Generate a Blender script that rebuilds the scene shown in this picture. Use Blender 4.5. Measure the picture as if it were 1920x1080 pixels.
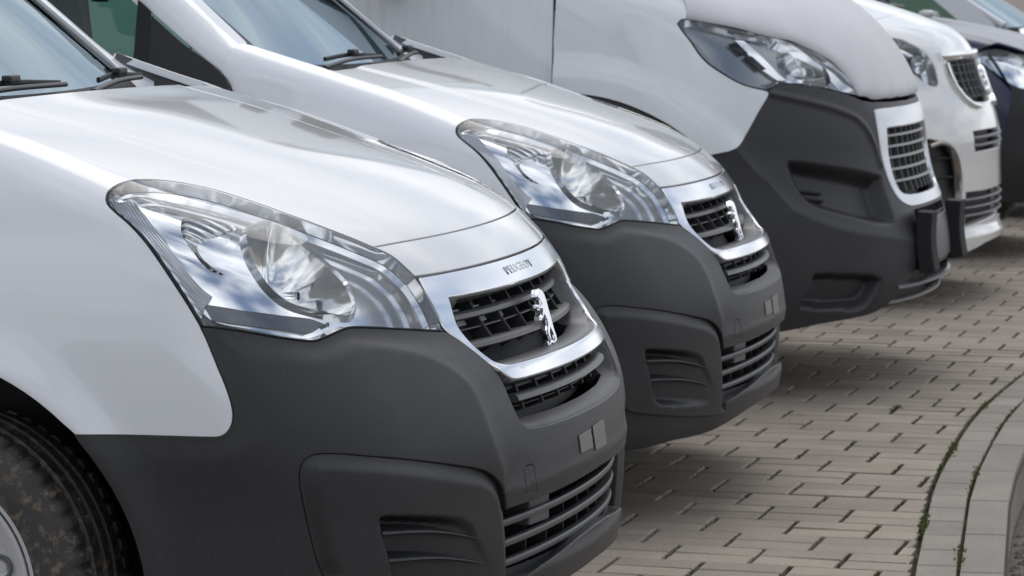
import bpy, bmesh, math, random
import numpy as np
from mathutils import Vector, Matrix
from mathutils.geometry import delaunay_2d_cdt

for o in list(bpy.data.objects): bpy.data.objects.remove(o)
SC = bpy.context.scene
COL = SC.collection
R = math.radians
random.seed(7)
RNG = np.random.default_rng(7)

# ------------------------------------------------------------------ camera
CAM = bpy.data.cameras.new('camera'); cam = bpy.data.objects.new('camera', CAM); COL.objects.link(cam)
cam.location = (6.050, 1.551, 1.393)
YAW, PITCH = R(-165.538), R(-5.426)
fw = Vector((math.cos(PITCH)*math.cos(YAW), math.cos(PITCH)*math.sin(YAW), math.sin(PITCH)))
cam.rotation_euler = fw.to_track_quat('-Z', 'Y').to_euler()
CAM.sensor_width = 36; CAM.lens = 112.5; CAM.clip_start = .1; CAM.clip_end = 4000
CAM.dof.use_dof = True; CAM.dof.focus_distance = 6.0; CAM.dof.aperture_fstop = 13
SC.camera = cam

# ------------------------------------------------------------------ sky, sun, exposure
SUN_EL, SUN_AZ = 56, 186          # azimuth of the sun measured from +X towards +Y
W = bpy.data.worlds.new('World'); SC.world = W; W.use_nodes = True
nt = W.node_tree; nt.nodes.clear()
def N(tree, t, **kw):
    n = tree.nodes.new(t)
    for k, v in kw.items(): setattr(n, k, v)
    return n
wo = N(nt, 'ShaderNodeOutputWorld'); bg = N(nt, 'ShaderNodeBackground')
sky = N(nt, 'ShaderNodeTexSky'); sky.sky_type = 'NISHITA'; sky.sun_disc = False
sky.sun_elevation = R(SUN_EL); sky.sun_rotation = R(90-SUN_AZ); sky.air_density = 1.0; sky.dust_density = 1.5
tc = N(nt, 'ShaderNodeTexCoord'); mp = N(nt, 'ShaderNodeMapping'); mp.inputs['Scale'].default_value = (1.0, 1.0, 2.6)
nz = N(nt, 'ShaderNodeTexNoise'); nz.inputs['Scale'].default_value = 2.1; nz.inputs['Detail'].default_value = 7; nz.inputs['Roughness'].default_value = .56
rp = N(nt, 'ShaderNodeValToRGB'); rp.color_ramp.elements[0].position = .36; rp.color_ramp.elements[1].position = .54
nz2 = N(nt, 'ShaderNodeTexNoise'); nz2.inputs['Scale'].default_value = 4.0; nz2.inputs['Detail'].default_value = 5
rp2 = N(nt, 'ShaderNodeValToRGB'); rp2.color_ramp.elements[0].position = .3; rp2.color_ramp.elements[0].color = (6.3, 6.8, 7.8, 1)
rp2.color_ramp.elements[1].position = .72; rp2.color_ramp.elements[1].color = (13.0, 13.0, 12.9, 1)
mx = N(nt, 'ShaderNodeMixRGB')
L = nt.links.new
L(tc.outputs['Generated'], mp.inputs['Vector']); L(mp.outputs[0], nz.inputs['Vector']); L(mp.outputs[0], nz2.inputs['Vector'])
L(nz.outputs['Fac'], rp.inputs[0]); L(nz2.outputs['Fac'], rp2.inputs[0])
L(rp.outputs[0], mx.inputs[0]); L(sky.outputs[0], mx.inputs[1]); L(rp2.outputs[0], mx.inputs[2])
L(mx.outputs[0], bg.inputs[0]); bg.inputs[1].default_value = .085; L(bg.outputs[0], wo.inputs[0])
sl = bpy.data.lights.new('sun', 'SUN'); sl.energy = .75; sl.angle = R(42); sl.color = (1, .965, .92)
so = bpy.data.objects.new('sun', sl); COL.objects.link(so)
sd = Vector((math.cos(R(SUN_EL))*math.cos(R(SUN_AZ)), math.cos(R(SUN_EL))*math.sin(R(SUN_AZ)), math.sin(R(SUN_EL))))
so.rotation_euler = sd.to_track_quat('Z', 'Y').to_euler(); so.location = (0, 0, 30)
SC.view_settings.view_transform = 'Standard'; SC.view_settings.look = 'None'
SC.view_settings.exposure = 0.42; SC.view_settings.gamma = 1
SC.render.resolution_x = 1024; SC.render.resolution_y = 576
SC.render.engine = 'CYCLES'
SC.cycles.max_bounces = 10; SC.cycles.transparent_max_bounces = 16; SC.cycles.glossy_bounces = 6

# ------------------------------------------------------------------ materials
MATS = {}
def mat(name, col, rough=.5, metal=0., spec=.5, coat=0., coat_rough=.03, bump=0., bscale=400., var=0., vscale=6., dirt=None, dirtscale=9., dirtamt=.0, aniso=None):
    """Principled material; var = slow tone variation, bump = fine grain relief, dirt = second colour in irregular patches"""
    m = bpy.data.materials.new(name); m.use_nodes = True; t = m.node_tree; b = t.nodes['Principled BSDF']
    b.inputs['Base Color'].default_value = (*col, 1); b.inputs['Roughness'].default_value = rough
    b.inputs['Metallic'].default_value = metal; b.inputs['Specular IOR Level'].default_value = spec
    b.inputs['Coat Weight'].default_value = coat; b.inputs['Coat Roughness'].default_value = coat_rough
    co = N(t, 'ShaderNodeTexCoord')
    last = None
    if var or dirt:
        n1 = N(t, 'ShaderNodeTexNoise'); n1.inputs['Scale'].default_value = vscale; n1.inputs['Detail'].default_value = 6; n1.inputs['Roughness'].default_value = .62
        t.links.new(co.outputs['Object'], n1.inputs['Vector'])
        mr = N(t, 'ShaderNodeMapRange'); mr.inputs['From Min'].default_value = .3; mr.inputs['From Max'].default_value = .7
        mr.inputs['To Min'].default_value = 1-var; mr.inputs['To Max'].default_value = 1+var
        t.links.new(n1.outputs['Fac'], mr.inputs['Value'])
        vm = N(t, 'ShaderNodeVectorMath', operation='SCALE'); vm.inputs[0].default_value = col
        t.links.new(mr.outputs[0], vm.inputs['Scale']); last = vm.outputs[0]
        if dirt:
            n2 = N(t, 'ShaderNodeTexNoise'); n2.inputs['Scale'].default_value = dirtscale; n2.inputs['Detail'].default_value = 9; n2.inputs['Roughness'].default_value = .7
            t.links.new(co.outputs['Object'], n2.inputs['Vector'])
            r2 = N(t, 'ShaderNodeValToRGB'); r2.color_ramp.elements[0].position = .62-dirtamt*.35; r2.color_ramp.elements[1].position = .80-dirtamt*.25
            t.links.new(n2.outputs['Fac'], r2.inputs[0])
            x = N(t, 'ShaderNodeMixRGB'); x.inputs[2].default_value = (*dirt, 1)
            t.links.new(r2.outputs[0], x.inputs[0]); t.links.new(last, x.inputs[1]); last = x.outputs[0]
            rr = N(t, 'ShaderNodeMapRange'); rr.inputs['To Min'].default_value = rough; rr.inputs['To Max'].default_value = .85
            t.links.new(r2.outputs[0], rr.inputs['Value']); t.links.new(rr.outputs[0], b.inputs['Roughness'])
        t.links.new(last, b.inputs['Base Color'])
    if bump:
        n3 = N(t, 'ShaderNodeTexNoise'); n3.inputs['Scale'].default_value = bscale; n3.inputs['Detail'].default_value = 3
        t.links.new(co.outputs['Object'], n3.inputs['Vector'])
        bp = N(t, 'ShaderNodeBump'); bp.inputs['Strength'].default_value = bump; bp.inputs['Distance'].default_value = .002
        t.links.new(n3.outputs['Fac'], bp.inputs['Height']); t.links.new(bp.outputs[0], b.inputs['Normal'])
    MATS[name] = m; return m
def glass(name, tint, refl=1.0, rough=.0, ior=1.45, body=None, bodyfac=0., tintr=(1, 1, 1)):
    """thin pane: tinted transmission with a mirror reflection that grows at grazing angles"""
    m = bpy.data.materials.new(name); m.use_nodes = True; t = m.node_tree; t.nodes.clear()
    o = N(t, 'ShaderNodeOutputMaterial'); tr = N(t, 'ShaderNodeBsdfTransparent'); tr.inputs[0].default_value = (*tint, 1)
    gl = N(t, 'ShaderNodeBsdfGlossy'); gl.inputs['Roughness'].default_value = rough; gl.inputs[0].default_value = (refl*tintr[0], refl*tintr[1], refl*tintr[2], 1)
    fr = N(t, 'ShaderNodeFresnel'); fr.inputs[0].default_value = ior
    mx_ = N(t, 'ShaderNodeMixShader'); src = tr.outputs[0]
    if body:
        df = N(t, 'ShaderNodeBsdfDiffuse'); df.inputs[0].default_value = (*body, 1); m2 = N(t, 'ShaderNodeMixShader'); m2.inputs[0].default_value = bodyfac
        t.links.new(src, m2.inputs[1]); t.links.new(df.outputs[0], m2.inputs[2]); src = m2.outputs[0]
    t.links.new(fr.outputs[0], mx_.inputs[0]); t.links.new(src, mx_.inputs[1]); t.links.new(gl.outputs[0], mx_.inputs[2])
    t.links.new(mx_.outputs[0], o.inputs[0]); MATS[name] = m; return m
mat('white_paint', (.71, .725, .76), .32, 0, .5, 1.0, .03, var=.014, vscale=1.5, dirt=(.30, .25, .21), dirtscale=75, dirtamt=-.30)
mat('silver_paint', (.625, .622, .618), .34, .12, .5, 1.0, .05, var=.014, vscale=1.5, dirt=(.34, .30, .26), dirtscale=75, dirtamt=-.30)
mat('bumper_plastic', (.0165, .0170, .0195), .40, 0, .55, bump=.45, bscale=900, var=.20, vscale=5, dirt=(.062, .059, .054), dirtscale=150, dirtamt=.075)
mat('dark_plastic', (.018, .018, .020), .42, 0, .45, bump=.1, bscale=700)
mat('grey_plastic', (.10, .10, .105), .42, 0, .5, bump=.1, bscale=700, var=.06)
mat('slat_plastic', (.075, .075, .078), .40, 0, .5)
mat('panel_grey', (.52, .56, .62), .5)
mat('black', (.006, .006, .007), .6)
mat('gap_black', (.004, .004, .004), .8)
mat('chrome', (.86, .87, .89), .06, 1.)
mat('satin_chrome', (.78, .79, .82), .16, 1.)
mat('reflector', (.93, .93, .92), .07, .86)
mat('lamp_silver', (.90, .91, .93), .09, .86, .6)
mat('lamp_grey', (.30, .31, .33), .22, .6)
mat('rubber', (.014, .014, .014), .62, bump=.3, bscale=260, var=.2, vscale=18)
mat('tyre', (.034, .032, .031), .60, bump=.4, bscale=240, var=.3, vscale=16, dirt=(.24, .18, .125), dirtscale=40, dirtamt=.30)
mat('hub_silver', (.55, .55, .56), .34, .45, var=.05, dirt=(.12, .10, .08), dirtscale=20, dirtamt=.05)
mat('letter_grey', (.50, .505, .52), .35, .7)
mat('tape', (.17, .16, .15), .5)
mat('liner', (.060, .068, .090), .55)
glass('lens_clear', (.97, .98, .99), 1., .0, 1.42)
glass('windscreen', (.58, .70, .70), .50, .0, 1.50, tintr=(.78, .93, 1.0))
glass('side_glass', (.36, .55, .47), 1., .0, 1.5)
mat('dash', (.03, .03, .033), .6); mat('seat', (.035, .036, .04), .8, var=.2)

# ------------------------------------------------------------------ object helpers
def link(name, me, m=None, parent=None):
    o = bpy.data.objects.new(name, me); COL.objects.link(o)
    if m: me.materials.append(MATS[m] if isinstance(m, str) else m)
    if parent is not None: o.parent = parent
    return o
def thing(name, label, cat, loc=(0, 0, 0), rz=0., group=None):
    o = bpy.data.objects.new(name, None); o.empty_display_size = .2; COL.objects.link(o)
    o.location = loc; o.rotation_euler = (0, 0, rz); o['label'] = label; o['category'] = cat
    if group: o['group'] = group
    return o
def mesh(name, V, F, m=None, parent=None, smooth=False, normals=None):
    me = bpy.data.meshes.new(name); me.from_pydata([tuple(map(float, v)) for v in V], [], [tuple(map(int, f)) for f in F]); me.update()
    if smooth: me.polygons.foreach_set('use_smooth', np.ones(len(me.polygons), bool))
    o = link(name, me, m, parent)
    if normals is not None: me.normals_split_custom_set_from_vertices([tuple(map(float, n)) for n in normals])
    return o
def copy_tree(o, parent=None):
    c = o.copy(); COL.objects.link(c); c.parent = parent
    for ch in o.children: copy_tree(ch, c)
    return c
def box(name, c, s, m, parent=None, rot=None, bev=.0):
    bm = bmesh.new(); bmesh.ops.create_cube(bm, size=1); bmesh.ops.scale(bm, vec=s, verts=bm.verts)
    if bev: bmesh.ops.bevel(bm, geom=bm.edges[:], offset=bev, segments=2, affect='EDGES', profile=.6)
    if rot is not None: bmesh.ops.rotate(bm, cent=(0, 0, 0), matrix=rot, verts=bm.verts)
    bmesh.ops.translate(bm, vec=c, verts=bm.verts)
    me = bpy.data.meshes.new(name); bm.to_mesh(me); bm.free(); return link(name, me, m, parent)
def unit(a): return a/np.maximum(np.linalg.norm(a, axis=-1, keepdims=True), 1e-12)
def sweep(name, path, sec, m, parent=None, upv=None, smooth=True, scale=None, close=True):
    """sweep a closed 2-D section (right, up) along a 3-D path"""
    path = np.asarray(path, float); n = len(path); t = unit(np.gradient(path, axis=0)); up0 = np.array(upv if upv is not None else (0, 0, 1.))
    V = []; k = len(sec); sec = np.asarray(sec, float)
    for i in range(n):
        u_ = up0[i] if up0.ndim == 2 else up0
        r = unit(np.cross(t[i], u_)); w = np.cross(r, t[i]); s_ = 1 if scale is None else scale[i]
        for a, b in sec: V.append(path[i]+(r*a+w*b)*s_)
    F = [(i*k+j, i*k+(j+1) % k, (i+1)*k+(j+1) % k, (i+1)*k+j) for i in range(n-1) for j in range(k)]
    F += [tuple(range(k))[::-1], tuple((n-1)*k+j for j in range(k))]
    o = mesh(name, V, F, m, parent); 
    if smooth:
        me = o.data; me.polygons.foreach_set('use_smooth', np.ones(len(me.polygons), bool)); me.set_sharp_from_angle(angle=R(50))
    return o
def rsec(w, h, r, n=3):
    """rounded rectangle section, width w, height h"""
    out = []
    for cx, cy, a0 in ((w/2-r, h/2-r, 0), (-w/2+r, h/2-r, 90), (-w/2+r, -h/2+r, 180), (w/2-r, -h/2+r, 270)):
        for i in range(n+1):
            a = R(a0+90*i/n); out.append((cx+r*math.cos(a), cy+r*math.sin(a)))
    return out
def lathe(name, prof, m, parent=None, axis='X', n=64, loc=(0, 0, 0), smooth=True, ang=40):
    """revolve (axial, radius) profile about an axis"""
    V = []; k = len(prof)
    for i in range(n):
        a = 2*math.pi*i/n; c, s = math.cos(a), math.sin(a)
        for x, r in prof:
            V.append({'X': (x, r*c, r*s), 'Y': (r*c, x, r*s), 'Z': (r*c, r*s, x)}[axis])
    F = [(i*k+j, i*k+j+1, ((i+1) % n)*k+j+1, ((i+1) % n)*k+j) for i in range(n) for j in range(k-1)]
    V = [tuple(np.add(v, loc)) for v in V]
    o = mesh(name, V, F, m, parent)
    bm = bmesh.new(); bm.from_mesh(o.data); bmesh.ops.recalc_face_normals(bm, faces=bm.faces); bm.to_mesh(o.data); bm.free()
    if smooth:
        o.data.polygons.foreach_set('use_smooth', np.ones(len(o.data.polygons), bool)); o.data.set_sharp_from_angle(angle=R(ang))
    return o

def strip(name, A, B, m, parent=None, closed=True, smooth=True):
    """ruled band between two point rows"""
    A, B = np.asarray(A), np.asarray(B); n = len(A); V = np.vstack([A, B]); k = n if closed else n-1
    o = mesh(name, V, [(i, (i+1) % n, n+(i+1) % n, n+i) for i in range(k)], m, parent, smooth); return o
def bowl(name, rim, centre, m, parent=None, rings=14, power=2.0):
    """dish from a closed rim down to a centre point"""
    rim = np.asarray(rim); c = np.asarray(centre, float); c0 = rim.mean(0); n = len(rim); V = []
    for t in np.linspace(0, .96, rings):
        f = 1-(1-t)**power; V.append(rim*(1-t)+c0*t+(c-c0)*f)
    V = np.vstack(V+[c[None]]); F = [(r*n+i, r*n+(i+1) % n, (r+1)*n+(i+1) % n, (r+1)*n+i) for r in range(rings-1) for i in range(n)]
    F += [((rings-1)*n+i, (rings-1)*n+(i+1) % n, len(V)-1) for i in range(n)]
    return mesh(name, V, F, m, parent, True)
# ------------------------------------------------------------------ smooth panel surfaces
def smax(a, b, k):
    h = np.maximum(k-np.abs(a-b), 0)/k
    return np.maximum(a, b)+h*h*k*.25
def smooth01(x): x = np.clip(x, 0, 1); return x*x*(3-2*x)
def interp(x, xs, ys):
    xs = np.asarray(xs, float); ys = np.asarray(ys, float)
    d = np.diff(ys)/np.diff(xs); m = np.empty_like(ys); m[1:-1] = (d[:-1]*np.diff(xs)[1:]+d[1:]*np.diff(xs)[:-1])/(xs[2:]-xs[:-2]); m[0] = d[0]; m[-1] = d[-1]
    x = np.asarray(x, float); i = np.clip(np.searchsorted(xs, x)-1, 0, len(xs)-2)
    h = xs[i+1]-xs[i]; t = (x-xs[i])/h; lo = t < 0; hi = t > 1; tc_ = np.clip(t, 0, 1)
    v = (2*tc_**3-3*tc_**2+1)*ys[i]+(tc_**3-2*tc_**2+tc_)*h*m[i]+(-2*tc_**3+3*tc_**2)*ys[i+1]+(tc_**3-tc_**2)*h*m[i+1]
    v = np.where(lo, ys[0]+m[0]*(x-xs[0]), v); return np.where(hi, ys[-1]+m[-1]*(x-xs[-1]), v)
class Nose:
    """front half of a vehicle as one closed shape: side walls w(y,z), front fr(x,z), bonnet h(x,y), blended.
    A panel point is named by (u,v): the direction (u,1,v) seen from the fixed point C0 inside the engine bay."""
    T0, T1 = .6, 2.9
    def F(s, P):
        x, y, z = np.abs(P[..., 0]), P[..., 1], P[..., 2]
        a = smax(x-s.w(y, z), (y-s.fr(x, z))*.93, s.k1)
        return smax(a, (z-s.h(x, y))*.94, s.k2)
    def S(s, uv):
        uv = np.asarray(uv, float); d = np.stack([uv[..., 0], np.ones_like(uv[..., 0]), uv[..., 1]], -1)
        lo = np.full(uv.shape[:-1], s.T0); hi = np.full(uv.shape[:-1], s.T1)
        for _ in range(30):
            m = (lo+hi)/2; o = s.F(s.C0+m[..., None]*d) > 0; hi = np.where(o, m, hi); lo = np.where(o, lo, m)
        return s.C0+((lo+hi)/2)[..., None]*d
    def uv(s, P): q = np.asarray(P, float)-s.C0; return np.stack([q[..., 0]/q[..., 1], q[..., 2]/q[..., 1]], -1)
    def nrm(s, P):
        e = 1e-4; g = [s.F(P+np.eye(3)[i]*e)-s.F(P-np.eye(3)[i]*e) for i in range(3)]; return unit(np.stack(g, -1))
    def _root(s, mk, lo, hi):
        for _ in range(34):
            m = (lo+hi)/2; o = s.F(mk(m)) > 0; hi = np.where(o, m, hi); lo = np.where(o, lo, m)
        return mk((lo+hi)/2)
    def fx(s, xz):
        """surface points straight ahead of (x,z)"""
        q = np.asarray(xz, float); n = len(q); return s._root(lambda m: np.stack([q[:, 0], m, q[:, 1]], -1), np.full(n, -1.6), np.full(n, .6))
    def sx(s, yz):
        """surface points straight out from (y,z) on the near side"""
        q = np.asarray(yz, float); n = len(q); return s._root(lambda m: np.stack([m, q[:, 0], q[:, 1]], -1), np.zeros(n), np.full(n, 1.4))
    def hx(s, xy):
        q = np.asarray(xy, float); n = len(q); return s._root(lambda m: np.stack([q[:, 0], q[:, 1], m], -1), np.full(n, .3), np.full(n, 2.6))
    SCALE = 2.1
    def fuv(s, xz): return s.uv(s.fx(xz))
    def suv(s, yz): return s.uv(s.sx(yz))
    def huv(s, xy): return s.uv(s.hx(xy))
class Flat:
    """an open surface given by a point function of two coordinates in metres"""
    SCALE = 1.
    def __init__(s, f, flip=1): s.f = f; s.flip = flip
    def S(s, uv): return s.f(np.asarray(uv, float))
    def nrm(s, P): return None

def cr(pts, n=6):
    """smooth open curve through points"""
    p = np.asarray(pts, float)
    if len(p) < 3: return np.stack([p[0]+(p[-1]-p[0])*t for t in np.linspace(0, 1, n*2)])
    q = np.vstack([2*p[0]-p[1], p, 2*p[-1]-p[-2]]); out = []
    for i in range(1, len(q)-2):
        for t in np.arange(n)/n:
            out.append(.5*((2*q[i])+(-q[i-1]+q[i+1])*t+(2*q[i-1]-5*q[i]+4*q[i+1]-q[i+2])*t*t+(-q[i-1]+3*q[i]-3*q[i+1]+q[i+2])*t**3))
    out.append(p[-1]); return np.array(out)
def ccr(pts, n=6):
    p = np.asarray(pts, float); k = len(p); q = np.vstack([p[-1:], p, p[:2]]); out = []
    for i in range(1, k+1):
        for t in np.arange(n)/n:
            out.append(.5*((2*q[i])+(-q[i-1]+q[i+1])*t+(2*q[i-1]-5*q[i]+4*q[i+1]-q[i+2])*t*t+(-q[i-1]+3*q[i]-3*q[i+1]+q[i+2])*t**3))
    return np.array(out)
def mir(p): p = np.array(p, float); p[:, 0] *= -1; return p
def cat(*a):
    out = [np.asarray(a[0], float)]
    for b in a[1:]:
        b = np.asarray(b, float)
        if np.linalg.norm(out[-1][-1]-b[0]) < 1e-6: b = b[1:]
        out.append(b)
    r = np.vstack(out)
    return r[:-1] if np.linalg.norm(r[0]-r[-1]) < 1e-6 else r
def resample(p, step):
    out = []
    for i in range(len(p)):
        a, b = p[i], p[(i+1) % len(p)]; d = np.linalg.norm(b-a)
        if d < 1e-7: continue
        k = max(1, int(math.ceil(d/step)))
        for j in range(k): out.append(a+(b-a)*j/k)
    return np.array(out)
def area(p): x, y = p[:, 0], p[:, 1]; return .5*np.sum(x*np.roll(y, -1)-np.roll(x, -1)*y)
def inset(p, d):
    """move a closed loop inwards by d (loop anticlockwise)"""
    t = unit(np.roll(p, -1, 0)-np.roll(p, 1, 0)); n = np.stack([-t[:, 1], t[:, 0]], -1); return p+n*d
def inside(q, poly):
    x, y = q[:, 0], q[:, 1]; r = np.zeros(len(q), bool); a = poly; b = np.roll(poly, -1, 0)
    for (x0, y0), (x1, y1) in zip(a, b):
        if y0 == y1: continue
        c = ((y0 > y) != (y1 > y)) & (x < (x1-x0)*(y-y0)/(y1-y0)+x0); r ^= c
    return r
def dist(q, line, closed=False):
    """distance of points to a polyline"""
    q = np.asarray(q, float); shp = q.shape[:-1]; q = q.reshape(-1, 2); a = np.asarray(line, float)
    b = np.roll(a, -1, 0) if closed else a[1:]; a = a if closed else a[:-1]
    best = np.full(len(q), 1e9); qx, qy = q[:, 0].copy(), q[:, 1].copy()
    for (x0, y0), (x1, y1) in zip(a.tolist(), b.tolist()):
        dx, dy = x1-x0, y1-y0; L2 = max(dx*dx+dy*dy, 1e-14); ex, ey = qx-x0, qy-y0
        t = np.clip((ex*dx+ey*dy)/L2, 0, 1); ex -= t*dx; ey -= t*dy; np.minimum(best, ex*ex+ey*ey, out=best)
    return np.sqrt(best).reshape(shp)
def sdist(q, line, closed=True):
    """signed distance to a closed loop, positive inside"""
    q = np.asarray(q, float); shp = q.shape[:-1]; f = q.reshape(-1, 2); d = dist(f, line, True); return np.where(inside(f, np.asarray(line)), d, -d).reshape(shp)
def sheet(name, surf, outer, holes=(), m='white_paint', parent=None, res=.014, off=0., disp=None, skirt=.010, gap=.0, bev=.0012, flip=False, feat=()):
    k = surf.SCALE; st = res/k
    outer = np.asarray(outer, float)
    if area(outer) < 0: outer = outer[::-1]
    if gap: outer = inset(resample(outer, st), gap/k)
    outer = resample(outer, st*.7); hs = []
    for h in holes:
        h = np.asarray(h, float)
        if area(h) < 0: h = h[::-1]
        if gap: h = inset(resample(h, st), -gap/k)
        hs.append(resample(h, st*.7))
    lo, hi = outer.min(0), outer.max(0); nx = int((hi[0]-lo[0])/st)+2; ny = int((hi[1]-lo[1])/(st*.866))+2
    gx, gy = np.meshgrid(np.arange(nx), np.arange(ny)); g = np.stack([lo[0]+(gx+(gy % 2)*.5)*st, lo[1]+gy*st*.866], -1).reshape(-1, 2)
    ok = inside(g, outer)
    for h in hs: ok &= ~inside(g, h)
    g = g[ok]
    fl = [np.array([a for i in range(len(l)-1) for a in np.linspace(l[i], l[i+1], max(1, int(np.linalg.norm(np.subtract(l[i+1], l[i]))/(st*.7)+.5)), endpoint=False)]+[l[-1]]) for l in map(lambda q: np.asarray(q, float), feat)]
    fl = [l[inside(l, outer) & np.all([~inside(l, h) for h in hs] or [np.ones(len(l), bool)], axis=0)] for l in fl]
    fl = [l[dist(l, outer, True) > st*.3] for l in fl]
    bp = np.vstack([outer]+hs+fl)
    keep = np.ones(len(g), bool)
    for c in range(0, len(g), 4000):
        dd = ((g[c:c+4000, None, :]-bp[None])**2).sum(-1).min(1); keep[c:c+4000] = dd > (st*.45)**2
    g = g[keep]
    loops = [outer]+hs; edges = []; base = 0
    for l in loops:
        n = len(l); edges += [(base+i, base+(i+1) % n) for i in range(n)]; base += n
    for l in fl:
        edges += [(base+i, base+i+1) for i in range(len(l)-1) if np.linalg.norm(l[i+1]-l[i]) < st*2]; base += len(l)
    pts = np.vstack([bp, g])
    vv, ee, ff, ov, oe, of = delaunay_2d_cdt([Vector(p) for p in pts.tolist()], edges, [], 0, 1e-9)
    uvs = np.array([tuple(v) for v in vv]); tri = np.array([f for f in ff if len(f) == 3])
    cen = uvs[tri].mean(1); ok = inside(cen, outer)
    for h in hs: ok &= ~inside(cen, h)
    tri = tri[ok]
    def pos(q):
        P = surf.S(q)
        if off or disp is not None:
            n = surf.nrm(P)
            if n is None:
                e = 1e-3; n = unit(np.cross(surf.S(q+[e, 0])-surf.S(q-[e, 0]), surf.S(q+[0, e])-surf.S(q-[0, e])))*surf.flip
            d = off if disp is None else off+disp(q, P)
            P = P+n*(np.asarray(d)[..., None] if np.ndim(d) else d)
        return P
    P = pos(uvs); e = .0012/k
    Nn = unit(np.cross(pos(uvs+[e, 0])-pos(uvs-[e, 0]), pos(uvs+[0, e])-pos(uvs-[0, e])))
    a, b, c = P[tri[:, 0]], P[tri[:, 1]], P[tri[:, 2]]; fn = np.cross(b-a, c-a)
    # outward reference
    if isinstance(surf, Nose): ref = surf.nrm(P)
    else: ref = Nn*surf.flip
    Nn = Nn*np.sign((Nn*ref).sum(-1))[:, None]
    bad = (fn*Nn[tri].mean(1)).sum(-1) < 0; tri[bad] = tri[bad][:, ::-1]
    V = [P]; NN = [Nn]; F = [tuple(t) for t in tri]; nv = len(P)
    if skirt:
        inv = {}
        for i, src in enumerate(ov):
            for s_ in src: inv[s_] = i
        base = 0
        for li, l in enumerate(loops):
            n = len(l); idx = np.array([inv[base+i] for i in range(n)]); base += n
            p = P[idx]; nn = Nn[idx]; t = unit(np.roll(p, -1, 0)-np.roll(p, 1, 0)); outd = unit(np.cross(t, nn))
            # make sure it points away from the material
            t2 = unit(np.roll(l, -1, 0)-np.roll(l, 1, 0)); test = uvs[idx]+np.stack([t2[:, 1], -t2[:, 0]], -1)*st*.02*(1 if li == 0 else -1)
            dv = surf.S(test)-surf.S(uvs[idx]); outd = outd*np.sign((outd*dv).sum(-1))[:, None]
            r1 = p+outd*bev-nn*bev; r2 = r1-nn*skirt
            V += [r1, r2]; NN += [unit(outd+nn*.15), outd]
            for i in range(n):
                j = (i+1) % n; A0, B0, A1, B1, A2, B2 = idx[i], idx[j], nv+i, nv+j, nv+n+i, nv+n+j
                F += [(A0, A1, B1, B0), (A1, A2, B2, B1)]
            nv += 2*n
    V = np.vstack(V); NN = np.vstack(NN)
    # consistent winding for the skirts follows their normals
    F2 = []
    for f in F:
        if len(f) == 4:
            q = V[list(f)]; fnn = np.cross(q[1]-q[0], q[2]-q[0])
            if fnn@NN[f[1]] < 0: f = f[::-1]
        F2.append(f)
    if flip: V = V*[-1, 1, 1]; NN = NN*[-1, 1, 1]; F2 = [f[::-1] for f in F2]
    return mesh(name, V, F2, m, parent, True, NN)

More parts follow.
